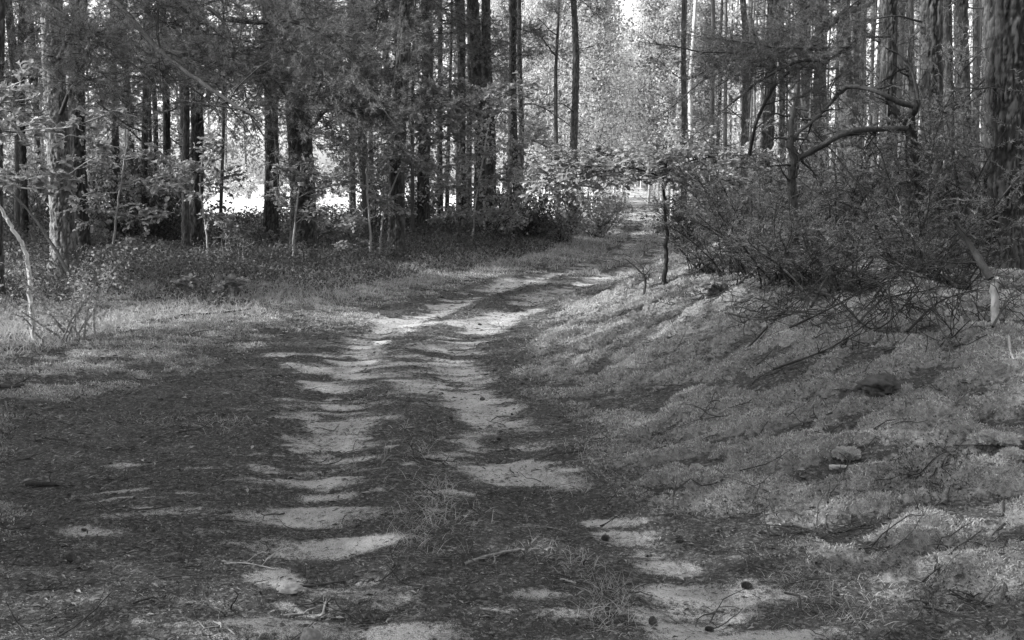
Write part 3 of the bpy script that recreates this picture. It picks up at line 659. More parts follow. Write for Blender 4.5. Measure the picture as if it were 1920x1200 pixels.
# ------------------------------------------------------------------ birches by the bend, leaves in full sun
rng = np.random.default_rng(11)
def birch(x, y, k, sc, label, group):
    o = thing('birch_tree', onground(x, y), label, 'tree', group)
    B = trunk([(0, 0, 0), (.1, .05, 3), (.25, -.1, 7), (.2, .1, 11)], .075, 30 + k, 11, 10, False); part('trunk', BT[k % 2], o, Matrix.Scale(sc, 4))
    part('crown', BIRCH[k], o, Matrix.Translation((0, 0, 1.3 * sc)) @ Matrix.Rotation(rng.uniform(0, 6.28), 4, 'Z') @ Matrix.Scale(sc, 4))
BT = [trunk([(0, 0, 0), (.1 * s, .05, 3), (.25 * s, -.1, 7), (.2, .1, 11)], .07, 30, 11, 10, False).mesh('birch_trunk', [M_birch]) for s in (1, -1)]
for px, Y, k in [(1020, 40, 0), (1060, 46, 1), (1100, 42, 2), (1118, 38, 0), (1092, 52, 1), (1080, 58, 2), (1066, 62, 0), (1040, 70, 1), (1000, 52, 2), (1040, 64, 0), (1215, 64, 2), (1240, 52, 1), (1258, 46, 0), (1232, 74, 1), (1275, 60, 2), (1128, 60, 0), (1252, 64, 2), (1238, 58, 0), (1165, 98, 0), (1240, 104, 1), (1150, 92, 2), (1225, 112, 0), (1178, 112, 2), (1200, 116, 1), (1300, 72, 0), (1190, 120, 1), (1225, 108, 2), (970, 60, 1), (940, 56, 0), (1110, 50, 0), (1010, 66, 2), (1035, 74, 1), (1060, 84, 0), (1250, 86, 1), (1270, 78, 0), (1290, 88, 2), (1320, 58, 1), (1060, 56, 2), (1030, 76, 1), (985, 72, 0)]:
    x = (px - 960) / FPX * Y; birch(x, Y, k, rng.uniform(.85, 1.2), 'young birch with pale stem and fine sunlit leaves by the far bend', 'birches round the far bend')

# ------------------------------------------------------------------ oaks: thin stems and flat sprays of lobed leaves
def oak(name, stem, limbs, label, r0, seed, cat='tree', leafL=.082, mat=M_grey, group=None, dens=1., thick=.16):
    """stem and limbs are traced points (px, py, Y); each limb carries flat leafy twigs"""
    rng = np.random.default_rng(seed)
    b = G(stem[0][0], stem[0][1]) if stem[0][2] is None else at(*stem[0]); Y0 = b[1]; b[2] = float(surf(b[0], b[1])) - .03
    S = np.array([(0, 0, 0)] + [at(p[0], p[1], Y0 + p[2]) - b for p in stem[1:]])
    o = thing(name, b, label, cat, group)
    B = MB(); P = spline(S, 8); P[1:] += rng.normal(0, r0 * .25, P[1:].shape); tube(B, P, np.linspace(r0, r0 * .5, len(P)), 9, np.clip(.5 + rng.normal(0, .3, 9 * len(P)), 0, 1)); part('trunk', B.mesh('sapling_trunk', [mat]), o)
    for lm in limbs:
        Q = spline(np.array([at(p[0], p[1], Y0 + p[2]) - b for p in lm[:-1]]), 6); sp = lm[-1] / FPX * Y0
        i = np.argmin(np.linalg.norm(P - Q[0], axis=1)); Q = np.vstack([P[i], Q]) if np.linalg.norm(P[i] - Q[0]) < 1.2 else Q
        B = MB(); ln = np.linalg.norm(np.diff(Q, axis=0), axis=1).sum(); tube(B, Q, np.linspace(r0 * .45, .003, len(Q)), 5, .3, 0, False)
        C = []; D = []; N = []
        ntw = int((ln * 30 + 9) * dens)
        for q in range(ntw):
            k = min(len(Q) - 1, 1 + int(rng.uniform(.12, 1.02) * (len(Q) - 1))); ax = norm(Q[k] - Q[k - 1])
            d = norm(ax * .6 + np.array([rng.normal(0, 1), rng.normal(0, 1), rng.normal(.0, .28)])); l = sp * rng.uniform(.35, 1.)
            T = wander(Q[k], d, l, rng, 5, .2, .0); T[:, 2] += rng.normal(0, thick * .4); tube(B, T, np.linspace(.005, .0018, 6), 3, .3, 0, False)
            m = int(rng.integers(9, 16)); t = rng.uniform(1.5, 5, m) ** 1.0; ii = np.minimum(t.astype(int), 4)
            C.append(T[ii] + (T[ii + 1] - T[ii]) * (t - ii)[:, None]); D.append(d + rng.normal(0, .75, (m, 3)) * (1, 1, .45)); N.append(np.array([0, 0, 1.]) + rng.normal(0, .5, (m, 3)))
        C = np.concatenate(C); n = len(C)
        leaves(B, C, np.concatenate(D), np.concatenate(N), leafL * rng.uniform(.6, 1.3, n), .95, np.clip(rng.normal(.5, .27, n), 0, 1), 1, True)
        part('branch', B.mesh('leafy_branch', [mat, M_oak]), o)
    return o
oak('oak_tree', [(1245, 535, None), (1250, 470, 0), (1247, 400, .05), (1243, 332, 0)],
    [[(1243, 332, 0), (1190, 316, -.1), (1120, 312, -.2), (1060, 322, -.3), (1010, 345, -.3), 62], [(1240, 330, 0), (1180, 296, .5), (1100, 292, .8), (1030, 300, .9), 62], [(1243, 330, 0), (1300, 300, -.2), (1370, 292, -.3), (1430, 290, -.3), 62],
     [(1243, 332, 0), (1285, 318, .4), (1340, 330, .6), (1380, 350, .7), 60], [(1243, 332, 0), (1250, 300, -.6), (1230, 285, -1.0), 55], [(1243, 332, 0), (1265, 290, .6), (1310, 268, .9), 55], [(1243, 332, 0), (1150, 328, .6), (1080, 345, .9), (1045, 365, 1), 52], [(1243, 332, 0), (1290, 345, -.3), (1310, 375, -.4), 40]],
    'small oak with a flat leafy top arching over the far end of the track', .030, 1, mat=M_armbark, leafL=.072, dens=1.25)
oak('oak_tree', [(65, 640, None), (58, 570, 0), (50, 480, .1), (22, 425, .1), (0, 388, .1), (-30, 320, .1), (-45, 240, 0)],
    [[(-45, 250, 0), (0, 255, 0), (60, 243, 0), (130, 238, -.1), (205, 212, -.1), 46], [(-45, 240, 0), (0, 175, 0), (45, 150, 0), 42], [(-30, 320, .1), (40, 352, .2), (100, 345, .3), (160, 305, .3), (205, 285, .3), 46], [(-40, 260, 0), (10, 240, .6), (70, 232, .8), 40], [(-45, 240, 0), (-20, 215, .3), (30, 205, .5), 40], [(-30, 320, 0), (20, 330, .5), (80, 330, .6), 36]],
    'bent pale oak sapling at the left edge with leafy branches reaching right', .024, 2, mat=M_birch, dens=.5)
oak('oak_tree', [(205, 520, 15.5), (215, 430, 0), (228, 340, 0), (240, 260, 0)],
    [[(225, 360, 0), (180, 365, 0), (150, 380, 0), 42], [(225, 350, 0), (270, 345, 0), (330, 350, 0), 46], [(228, 340, 0), (190, 320, 0), (160, 300, 0), 40], [(222, 400, 0), (180, 400, 0), (165, 430, 0), 40], [(222, 400, 0), (270, 405, 0), (310, 400, 0), 42], [(215, 450, 0), (250, 460, 0), (290, 470, 0), 36], [(235, 300, 0), (280, 290, 0), (320, 300, 0), 36]],
    'leafy oak sapling right of the sunlit plated pine', .02, 3, dens=.6)
oak('oak_tree', [(392, 480, 18.), (385, 420, 0), (375, 350, 0), (380, 290, 0)],
    [[(375, 360, 0), (350, 365, 0), (330, 350, 0), 36], [(376, 350, 0), (400, 340, 0), (430, 330, 0), 38], [(380, 400, 0), (410, 410, 0), (430, 425, 0), 34], [(380, 320, 0), (400, 285, 0), (390, 270, 0), 32], [(380, 300, 0), (350, 320, 0), (310, 320, 0), 34]],
    'oak sapling with sprays in front of the close pair of pines', .02, 4)
oak('oak_tree', [(548, 500, 17.5), (552, 430, 0), (560, 360, 0), (565, 310, 0)],
    [[(556, 390, 0), (530, 380, 0), (510, 360, 0), 34], [(560, 370, 0), (590, 355, 0), (615, 350, 0), 38], [(552, 420, 0), (580, 400, 0), (600, 400, 0), 34], [(563, 330, 0), (545, 315, 0), (525, 320, 0), 32], [(563, 330, 0), (585, 320, 0), 32]],
    'oak sapling growing against the broad dark pine', .02, 5)
oak('oak_tree', [(692, 498, 18.6), (694, 430, 0), (688, 350, 0), (690, 280, 0), (700, 225, 0)],
    [[(690, 300, 0), (650, 275, 0), (600, 255, 0), 46], [(692, 270, 0), (730, 240, 0), (770, 235, 0), (810, 250, 0), 50], [(690, 330, 0), (725, 300, 0), (765, 290, 0), 46], [(688, 350, 0), (650, 335, 0), (620, 330, 0), 40], [(690, 380, 0), (720, 375, 0), (750, 385, 0), 38], [(700, 230, 0), (680, 215, 0), (650, 215, 0), 42], [(692, 420, 0), (665, 410, 0), (640, 420, 0), 32], [(698, 245, 0), (730, 215, 0), (780, 200, 0), 44]],
    'taller oak sapling with pale forked stems left of the furrowed leaning pine', .024, 6)
oak('oak_tree', [(708, 470, 18.9), (720, 400, 0), (750, 320, 0), (800, 240, 0), (850, 190, 0)],
    [[(800, 240, 0), (860, 200, 0), (920, 170, 0), (985, 160, 0), 46], [(780, 270, 0), (840, 255, 0), (890, 250, 0), 40], [(830, 210, 0), (880, 215, .3), (960, 195, .5), 42], [(820, 220, 0), (800, 180, 0), (830, 150, 0), 40], [(760, 300, 0), (800, 310, 0), (840, 330, 0), 38]],
    'slanting oak sapling whose sprays cross the dark pines left of the bend', .018, 7)
oak('oak_tree', [(885, 440, 23.5), (890, 390, 0), (900, 330, 0), (915, 240, 0), (925, 200, 0)],
    [[(895, 360, 0), (860, 350, 0), (830, 345, 0), 34], [(895, 350, 0), (930, 335, 0), (960, 330, 0), 36], [(890, 400, 0), (925, 400, 0), (960, 410, 0), 34], [(890, 400, 0), (850, 395, 0), (820, 405, 0), 34], [(910, 280, 0), (940, 270, 0), (970, 275, 0), 32], [(905, 300, 0), (880, 290, 0), (860, 300, 0), 32]],
    'pale slanting oak sapling at the foot of the crowded pines', .022, 8)
for i, (px, py, h, lab, n) in enumerate([(553, 492, 32, 'oak seedling with bright leaves in a sun fleck before the broad dark pine', 2), (610, 478, 55, 'spreading oak seedling right of the broad dark pine', 3), (487, 470, 38, 'tiny oak seedling lit by the sun left of the broad dark pine', 2), (352, 552, 26, 'low oak seedling with a flat tuft of leaves above the verge grass', 2), (430, 560, 30, 'small oak seedling standing in the bilberry before the meadow gap', 2), (660, 500, 40, 'oak seedling beside the two pale sapling stems', 2), (1010, 400, 60, 'young oak bush under the arching oak on the left', 4), (1340, 560, 26, 'oak seedling on the moss below the juniper', 2)]):
    b = G(px, py); rng = np.random.default_rng(70 + i)
    oak('oak_seedling', [(px, py, None), (px + rng.uniform(-5, 5), py - h * .5, 0), (px + rng.uniform(-8, 8), py - h, 0)],
        [[(px, py - h * rng.uniform(.5, 1), 0), (px + s * rng.uniform(10, 22) * h / 35, py - h * rng.uniform(.7, 1.05), rng.uniform(-.2, .2)), 18 * h / 35] for s in ((-1, 1, .2, -.4)[:n])], lab, .008, 70 + i, 'seedling', .085, M_grey, None, .8, .05)

# broadleaf bushes beside the bend
def bush(x, y, H, Rm, n, seed, label, group, leafm=M_oak, ls=.06, wood=M_wood, name='leafy_bush'):
    rng = np.random.default_rng(seed); o = thing(name, (x, y, float(surf(x, y)) - .03), label, 'bush', group); BS = MB(); C = []; D = []
    for q in range(14):
        a = rng.uniform(0, 6.28); P = wander((rng.normal(0, .1), rng.normal(0, .1), 0), (math.cos(a) * .7, math.sin(a) * .7, 1.2), H * rng.uniform(.7, 1.1), rng, 8, .16); tube(BS, P, np.linspace(.012, .002, 9), 4, .35, 0, False)
        for s in range(9):
            k = rng.integers(2, 9); T = wander(P[k], rng.normal(0, 1, 3) * (1, 1, .4) + (0, 0, .2), Rm * rng.uniform(.25, .6), rng, 4, .2); tube(BS, T, np.linspace(.004, .0015, 5), 3, .3, 0, False)
            m = n // 126; C.append(T[rng.integers(1, 5, m)] + rng.normal(0, .05, (m, 3))); D.append(rng.normal(0, 1, (m, 3)))
    C = np.concatenate(C); D = np.concatenate(D); k = len(C); F = MB(); leaves(F, C, D, (0, 0, 1.) + rng.normal(0, .6, (k, 3)), ls * rng.uniform(.6, 1.3, k), .75, np.clip(rng.normal(.5, .25, k), 0, 1))
    part('stem', BS.mesh('bush_stem', [wood]), o); part('foliage', F.mesh('bush_foliage', [leafm]), o)
for i, (px, py, H, Rm, lab) in enumerate([(1060, 455, 1.5, 1.2, 'leafy bush left of the bend, in front of the smooth pine'), (1115, 445, 1.2, 1.0, 'rounded leafy bush at the left edge of the track by the bend'), (1005, 450, 1.1, 1.1, 'low leafy bush left of the rounded one by the bend'), (1300, 470, 1.3, .9, 'leafy bush at the right edge of the track behind the arching oak'), (1350, 430, 1.8, 1.2, 'taller leafy bush behind the arching oak on the right'), (1400, 395, 2.2, 1.4, 'big leafy bush at the foot of the right stand behind the junipers')]):
    b = G(px, py); bush(b[0], b[1], H, Rm, 2600, 40 + i, lab, 'bushes beside the bend', M_oak if i != 3 else M_bil, .07)

rng = np.random.default_rng(17)
for i in range(16):
    y = rng.uniform(23, 33); px = [20, 60, 130, 190, 230, 290, 320, 345, 160, 250, 740, 700, 770, -20, 930, 985][i]; x = (px - 960) / FPX * y
    bush(x, y, rng.uniform(1.6, 3.4), rng.uniform(1., 1.5), 2200, 300 + i, 'leafy young bush in the shade behind the left line of pines', 'bushes behind the left line', M_oak if i % 3 else M_bil, .09)

for i in range(14):
    y = rng.uniform(44, 97); px = [395, 440, 470, 520, 580, 610, 640, 800, 830, 860, 940, 985, 300, 200][i]; x = (px - 960) / FPX * y
    bush(x, y, rng.uniform(.9, 2.6), rng.uniform(.9, 1.8), 900, 330 + i, 'bush standing out in the bright meadow beyond the pines', 'bushes out in the meadow', M_birl, .16)

# ------------------------------------------------------------------ junipers and the gnarled juniper trunk with two long arms
def jun(px, py, Y, k, sc, lab, squash=1.):
    x = (px - 960) / FPX * Y * 1.0; y = Y; o = thing('juniper_bush', (x, y, float(surf(x, y)) - .05), lab, 'bush', 'junipers on the bank')
    rngj = np.random.default_rng(int(px)); part('foliage', JUN[k], o, Matrix.Rotation(rngj.uniform(0, 6.28), 4, 'Z') @ Matrix.Diagonal((sc, sc, sc * squash, 1)))
for px, Y, k, sc, sq, lab in [
    (1765, 9.8, 0, 1.08, 1.0, 'dense drooping juniper in front of the thick dark pine'), (1840, 10.6, 2, .9, .9, 'upright juniper between the thick dark pine and the biggest trunk'), (1690, 11.4, 1, 1.0, .85, 'wide juniper at the foot of the scaly pine'),
    (1560, 11.6, 1, 1.0, 1.0, 'spreading juniper right of the gnarled trunk'), (1425, 11.2, 0, .8, .85, 'dark juniper left of the gnarled trunk'), (1375, 11.8, 1, .9, .9, 'low dark juniper nearest the arching oak'), (1475, 8.9, 3, .95, .7, 'sparse juniper on the moss below the gnarled trunk'),
    (1720, 8.6, 3, .95, .9, 'twiggy juniper leaning over the brush heap'), (1640, 12.5, 2, .9, .9, 'upright juniper behind the scaly pine'), (1520, 13.2, 0, .85, .9, 'bushy juniper behind the gnarled trunk'), (1935, 10.6, 0, 1.0, .9, 'juniper cut by the right edge behind the biggest trunk'), (1535, 8.7, 3, .8, .8, 'thin juniper on the moss right before the gnarled trunk'), (1425, 9.6, 3, .9, .7, 'loose juniper spilling over the crest of the bank'), (1600, 8.3, 3, .8, .6, 'low sparse juniper trailing down the bank left of the brush heap'), (1780, 8.3, 3, .85, .65, 'low sparse juniper trailing down the bank by the short stub'), (1320, 12.6, 3, .8, .7, 'small juniper at the top of the bank beside the oak stem')]:
    jun(px, None, Y, k, sc * 1.12, lab, sq * 1.05)
b0 = onground((1490 - 960) / FPX * 9.5, 9.5); gj = thing('juniper_tree', b0, 'gnarled old juniper trunk with two long mossy arms reaching right', 'tree')
YJ = 9.5
limb('trunk', gj, [b0 - (0, 0, .15), at(1487, 400, YJ), at(1484, 340, YJ), at(1488, 300, YJ), at(1482, 262, YJ), at(1486, 200, YJ + .1)], .05, .025, M_armbark, 81, 12, 10, .45)
limb('branch', gj, [at(1488, 298, YJ), at(1515, 288, YJ), at(1560, 262, YJ - .1), at(1600, 246, YJ - .1), at(1650, 242, YJ), at(1700, 240, YJ)], .027, .025, M_armbark, 82, 12, 9, .3)
limb('branch', gj, [at(1488, 265, YJ), at(1500, 246, YJ), at(1525, 226, YJ + .1), at(1555, 196, YJ + .2), at(1585, 165, YJ + .2), at(1620, 165, YJ + .1), at(1655, 176, YJ), at(1685, 192, YJ), at(1712, 198, YJ)], .012, .026, M_armbark, 83, 14, 8, .3)
limb('branch', gj, [at(1484, 262, YJ), at(1462, 258, YJ), at(1440, 262, YJ)], .018, .006, M_wood, 84, 3, 6, .25)
limb('branch', gj, [at(1405, 290, YJ + 1.), at(1420, 225, YJ + .8), at(1450, 165, YJ + .6), at(1480, 135, YJ + .5)], .02, .012, M_wood, 85, 6, 6, .4)
b1 = onground((1716 - 960) / FPX * 10.5, 10.5); sn = thing('juniper_tree', b1, 'stout forked juniper stem behind the end of the arched branch', 'tree')
limb('trunk', sn, [b1 - (0, 0, .1), at(1712, 300, 10.5), at(1705, 225, 10.4), at(1716, 200, 10.4), at(1708, 150, 10.5), at(1700, 110, 10.5)], .075, .015, M_armbark, 86, 10, 9, .5)
limb('branch', sn, [at(1712, 235, 10.4), at(1690, 222, 10.4), at(1670, 195, 10.4), at(1662, 180, 10.4)], .045, .02, M_armbark, 87, 4, 8, .3)
limb('branch', sn, [at(1716, 200, 10.4), at(1722, 195, 10.4), at(1712, 140, 10.4), at(1690, 105, 10.4), at(1660, 90, 10.4)], .02, .008, M_wood, 88, 8, 6, .4)

# ------------------------------------------------------------------ dead wood
def log_(name, pts, r0, r1, mat, seed, lab, cat, twigs=0, group=None, tl=.4, lift=.0, k=8):
    P = np.array(pts, float); o = limb(name, None, P, r0, r1, mat, seed, twigs, k, tl); o.location = P[0]
    return tag(o, lab, cat, group)
def gp(px, py, up=.02): b = G(px, py); b[2] = float(surf(b[0], b[1])) + up; return b
M_stub = bark_mat('bare_pale_wood', .14, .42, 2.)
# pale broken birch stub and the dark slanting poles beside it
s = gp(1866, 618, -.05); log_('tree_stub', [s, at(1865, 560, s[1]), at(1863, 520, s[1])], .027, .024, M_stub, 90, 'pale broken birch stub standing left of the biggest trunk', 'tree stub', 0, None, .12, k=12)
log_('leaning_pole', [at(1858, 522, s[1] - .02), at(1825, 470, s[1] + .1), at(1790, 415, s[1] + .2)], .026, .016, M_wood, 91, 'dark dead pole slanting down to the pale birch stub', 'dead branch', 4)
s2 = gp(1795, 622, -.05); log_('tree_stub', [s2, at(1790, 600, s2[1]), at(1783, 585, s2[1])], .05, .035, M_dead, 92, 'short splintered stub among the brush left of the pale birch stub', 'tree stub', 3, None, .1, k=12)
log_('leaning_pole', [at(1850, 372, 10.1), at(1825, 315, 10.1), at(1808, 285, 10.2)], .03, .02, M_wood, 93, 'dark dead limb slanting through the juniper left of the biggest trunk', 'dead branch', 3)
log_('leaning_pole', [gp(1760, 500), at(1735, 470, 9.5), at(1675, 405, 9.6)], .022, .012, M_dead, 94, 'pale dead pole leaning among the junipers', 'dead branch', 5)
rngb = np.random.default_rng(5)
HEAP = [[(1440, 505), (1465, 555), (1540, 590), (1580, 610)], [(1530, 550), (1570, 610), (1640, 625), (1720, 615)], [(1660, 520), (1720, 590), (1770, 640), (1815, 672)], [(1560, 540), (1630, 600), (1680, 640)], [(1480, 640), (1530, 635), (1580, 625)], [(1300, 570), (1340, 568), (1375, 572)], [(1690, 510), (1740, 560), (1780, 560)], [(1610, 480), (1680, 560), (1720, 600)], [(1860, 635), (1890, 620), (1915, 580)],
        [(1400, 660), (1470, 600), (1560, 560)], [(1450, 700), (1560, 660), (1650, 640)], [(1580, 650), (1650, 600), (1760, 600)], [(1420, 560), (1460, 610), (1540, 650)], [(1700, 640), (1760, 610), (1840, 600)], [(1360, 600), (1430, 640), (1500, 645)], [(1640, 560), (1660, 610), (1665, 650)], [(1750, 520), (1790, 580), (1800, 640)], [(1520, 600), (1560, 570), (1640, 560)]]
for i, p in enumerate(HEAP):
    P = [gp(x, y, .03 + .22 * (j == 1) * rngb.random() + (.15 if j == len(p) - 1 else 0)) for j, (x, y) in enumerate(p)]
    log_('fallen_branch', P, .009, .003, [M_wood, M_armbark][i % 2], 110 + i, 'dark dead branch tangled in the brush heap under the junipers', 'dead branch', 15, 'dead branches of the brush heap', .4)
for i, (p, r, m, lab) in enumerate([
    ([(1555, 880), (1600, 874), (1660, 876)], .018, M_dead, 'pale broken log lying on the moss below the lichen tuft'),
    ([(1890, 655), (1893, 675), (1900, 695)], .012, M_stub, 'white splintered stick standing in the moss at the right edge'),
    ([(1715, 968), (1760, 970), (1795, 990)], .012, M_wood, 'dark bent stick on the moss of the lower bank'),
    ([(1560, 1002), (1590, 996), (1622, 985)], .009, M_wood, 'dark straight stick on the moss left of the bent one'),
    ([(1720, 1098), (1760, 1080), (1800, 1068)], .008, M_wood, 'thin dark stick near the lower right corner'),
    ([(1808, 1112), (1830, 1128), (1860, 1136)], .009, M_wood, 'short dark stick low in the right corner'),
    ([(870, 1056), (910, 1045), (975, 1032)], .013, M_grey, 'grey bark covered stick lying in the middle of the track'),
    ([(420, 1058), (460, 1056), (515, 1060)], .006, M_dead, 'slim pale stick on the litter of the left rut'),
    ([(550, 1082), (585, 1078), (645, 1070)], .010, M_wood, 'dark forked twig above the bark scrap in the left rut'),
    ([(603, 1138), (610, 1118), (618, 1098)], .008, M_grey, 'pale lichen twig standing out below the dark forked twig'),
    ([(530, 1140), (560, 1133), (578, 1128)], .008, M_grey, 'curved grey twig below the bark scrap'),
    ([(400, 1170), (425, 1180), (440, 1186)], .006, M_dead, 'thin pale twig low on the left side of the track'),
    ([(640, 880), (690, 876), (720, 874)], .006, M_dead, 'thin pale stem lying across the left rut'),
    ([(740, 856), (800, 860), (830, 862)], .014, M_wood, 'dark root like stick across the middle of the track'),
    ([(1050, 1090), (1065, 1092), (1080, 1095)], .010, M_dead, 'short pale splinter beside the grass tuft of the track'),
    ([(980, 980), (1030, 981), (1075, 990)], .006, M_grey, 'thin grey stem lying above the middle of the track'),
    ([(50, 912), (90, 912), (112, 910)], .020, M_wood, 'thick dark stick at the edge of the left moss'),
    ([(0, 728), (25, 726), (45, 724)], .022, M_wood, 'dark rotten stick in the moss at the left edge'),
    ([(90, 585), (160, 578), (215, 580), (275, 592)], .022, M_wood, 'long dark branch lying behind the verge grass'),
    ([(340, 596), (400, 592), (470, 584)], .020, M_wood, 'dark branch lying at the foot of the bilberry'),
    ([(1480, 800), (1530, 790), (1560, 786)], .012, M_wood, 'dark stick in a hollow of the moss bank'),
    ([(1180, 655), (1260, 640), (1330, 600)], .010, M_wood, 'long thin dark twig on the upper moss bank')]):
    log_('fallen_stick', [gp(x, y, .012 if r > .015 else .006) for x, y in p], r * (.85 if r > .015 else .68), r * .4, m, 140 + i, lab, 'stick', 3, None, .14)
# small bare sapling on the bank and twiggy shrubs on the left verge
s = gp(1206, 562, -.02); tw = thing('pine_sapling', s, 'small crooked pine sapling on the moss before the arching oak', 'sapling')
limb('trunk', tw, [s, at(1210, 530, s[1]), at(1203, 512, s[1]), at(1172, 485, s[1])], .016, .007, M_wood, 95, 4, 7, .25)
limb('branch', tw, [at(1205, 520, s[1]), at(1215, 510, s[1]), at(1222, 500, s[1])], .008, .003, M_wood, 96, 4, 5, .15)
for q, (px, py) in enumerate([(1150, 478), (1172, 470), (1200, 492), (1185, 488)]):
    a = at(px + 12, py + 12, s[1]) - s; part('branch', BOUGH[2], tw, Matrix.Translation(Vector(a)) @ frame_to((-1 + q * .5, .4, .1), scale=.2))
for px, py, hh, lab, sd_ in [(145, 640, 1.0, 'pale twiggy heath shrub at the left verge beside the bent sapling', 1), (290, 545, .7, 'thin heath shrub behind the long dark branch', 2), (440, 520, .8, 'dark heathery shrub before the meadow gap', 3)]:
    b = G(px, py); bush(b[0], b[1], hh, .32, 1300, 60 + sd_, lab, None, M_grass if sd_ == 1 else M_bil, .035, M_grey, 'heath_shrub')
log_('leaning_pole', [gp(165, 590), at(105, 470, 12.2), at(40, 380, 12.4), at(-20, 340, 12.5)], .022, .012, M_wood, 97, 'dark bare branch slanting across the foot of the sunlit pine', 'dead branch', 7, None, .6)

# stone, bark scrap, lichen cushions, dark hollow stump, cones
def lump(name, p, sx, sy, sz, mat, seed, lab, cat, rough=.25, f=5., group=None):
    import bmesh
    bm = bmesh.new(); bmesh.ops.create_icosphere(bm, subdivisions=4, radius=1); V = np.array([v.co[:] for v in bm.verts]); F = np.array([[v.index for v in q.verts] for q in bm.faces]); bm.free()
    n = vn3(V[:, 0] * 1.5 + seed, V[:, 1] * 1.5, V[:, 2] * 1.5, seed) - .5; n2 = vn3(V[:, 0] * f + seed, V[:, 1] * f, V[:, 2] * f, seed + 1) - .5; n3 = vn3(V[:, 0] * f * 3 + seed, V[:, 1] * f * 3, V[:, 2] * f * 3, seed + 2) - .5
    V = V * (1 + rough * 1.6 * n + rough * n2 + rough * .5 * n3)[:, None] * (sx, sy, sz)
    B = MB(); B.add(V, F, np.clip(.55 + n2, 0, 1), 0, True); o = part(name, B.mesh(name, [mat])); o.location = tuple(p); o.rotation_euler = (0, 0, seed * .7)
    return tag(o, lab, cat, group)
M_stone = bark_mat('grey_stone', .06, .2, 1.5, .3)
lump('stone', gp(583, 1186, .02), .055, .035, .035, M_stone, 3, 'grey stone half sunk in sand at the bottom of the track', 'stone', .25)
lump('bark_scrap', gp(540, 1100, .015), .05, .035, .02, M_grey, 4, 'curled grey bark scrap on the litter below the forked twig', 'bark', .4)
lump('bark_scrap', gp(132, 1056, .03), .020, .018, .026, M_wood, 5, 'small upright grey stub in the litter near the left corner', 'bark', .3)
lump('tree_stump', gp(1655, 722, .0), .17, .13, .06, M_wood, 6, 'dark rotten stump hollow in the moss below the brush heap', 'stump', .3, 7.)
def lichen(p, sx, sy, sz, seed, lab):
    rng = np.random.default_rng(seed); o = lump('lichen_cushion', p, sx * .6, sy * .6, sz * .4, M_lich, seed, lab, 'lichen', .6, 3.)
    n = 3600; v = norm(rng.normal(0, 1, (n, 3))); v[:, 2] = np.abs(v[:, 2]); C = v * (sx * .95, sy * .95, sz * .7) * rng.uniform(.75, 1.1, (n, 1)) * (.45 + 1.15 * vn3(v[:, 0] * 2.2 + seed, v[:, 1] * 2.2, v[:, 2] * 2.2, seed))[:, None]; B = MB(); leaves(B, C, v + rng.normal(0, .6, (n, 3)), rng.normal(0, 1, (n, 3)), .019, .5, np.clip(rng.normal(.5, .25, n), 0, 1)); part('sprigs', B.mesh('lichen_sprigs', [M_lich]), o)
lichen(gp(1588, 858, .01), .058, .045, .04, 7, 'pale lichen cushion above the broken log on the moss')
lichen(gp(1868, 845, .01), .085, .07, .04, 8, 'large pale lichen patch at the right edge of the bank')
lichen(gp(1900, 862, .01), .05, .05, .035, 9, 'smaller pale lichen patch cut by the right edge')
lichen(gp(1305, 883, .0), .022, .02, .016, 10, 'tiny pale lichen tuft on the lower slope of the moss bank')
def cone_mesh():
    B = MB(); rng = np.random.default_rng(9); n = 90; t = np.arange(n) / n; a = np.arange(n) * 2.4; r = .017 * np.sin(math.pi * (.12 + .83 * t)) ** .8
    C = np.stack([t * .05 - .025, r * .55 * np.cos(a), r * .55 * np.sin(a)], 1); D = np.stack([np.full(n, .35), np.cos(a), np.sin(a)], 1)
    leaves(B, C, D, np.tile((1., 0, 0), (n, 1)), .012, 1.0, rng.uniform(.2, .9, n)); tube(B, [(-.026, 0, 0), (-.01, 0, 0), (.012, 0, 0), (.026, 0, 0)], [.006, .012, .011, .003], 8, .3); return B.mesh('pine_cone', [M_cone])
CM = cone_mesh(); rng = np.random.default_rng(21)
CONES = [(1345, 992), (1330, 985), (1135, 996), (1216, 1022), (1300, 1100), (1330, 1160), (1440, 1040), (1480, 1055), (1430, 1000), (1275, 1006), (1360, 1028), (940, 800), (935, 812), (965, 830), (978, 811), (950, 830), (1018, 843), (1040, 843), (1075, 845), (1120, 848), (1050, 780), (1073, 750), (1100, 758), (1108, 758), (1080, 772), (1010, 760), (960, 770), (1400, 1095), (1240, 1158), (1225, 1160), (1000, 670), (1008, 673), (1062, 700), (905, 740), (855, 765), (895, 690), (900, 605), (1180, 1145), (845, 778), (1475, 905), (1720, 1020), (158, 996), (130, 930), (65, 937), (150, 762), (1450, 990), (1500, 1010), (1530, 1060)]
for px, py in [c for i, c in enumerate(CONES) if i % 3 != 1]:
    o = part('pine_cone', CM); p = gp(px, py, rng.uniform(-.004, .01)); o.location = tuple(p); o.rotation_euler = (rng.uniform(0, 6), rng.uniform(-.4, .4), rng.uniform(0, 6)); sc = rng.uniform(.45, .95); o.scale = (sc,) * 3
    tag(o, 'dark pine cone lying on the track or its edges', 'pine cone', 'pine cones fallen on the track')

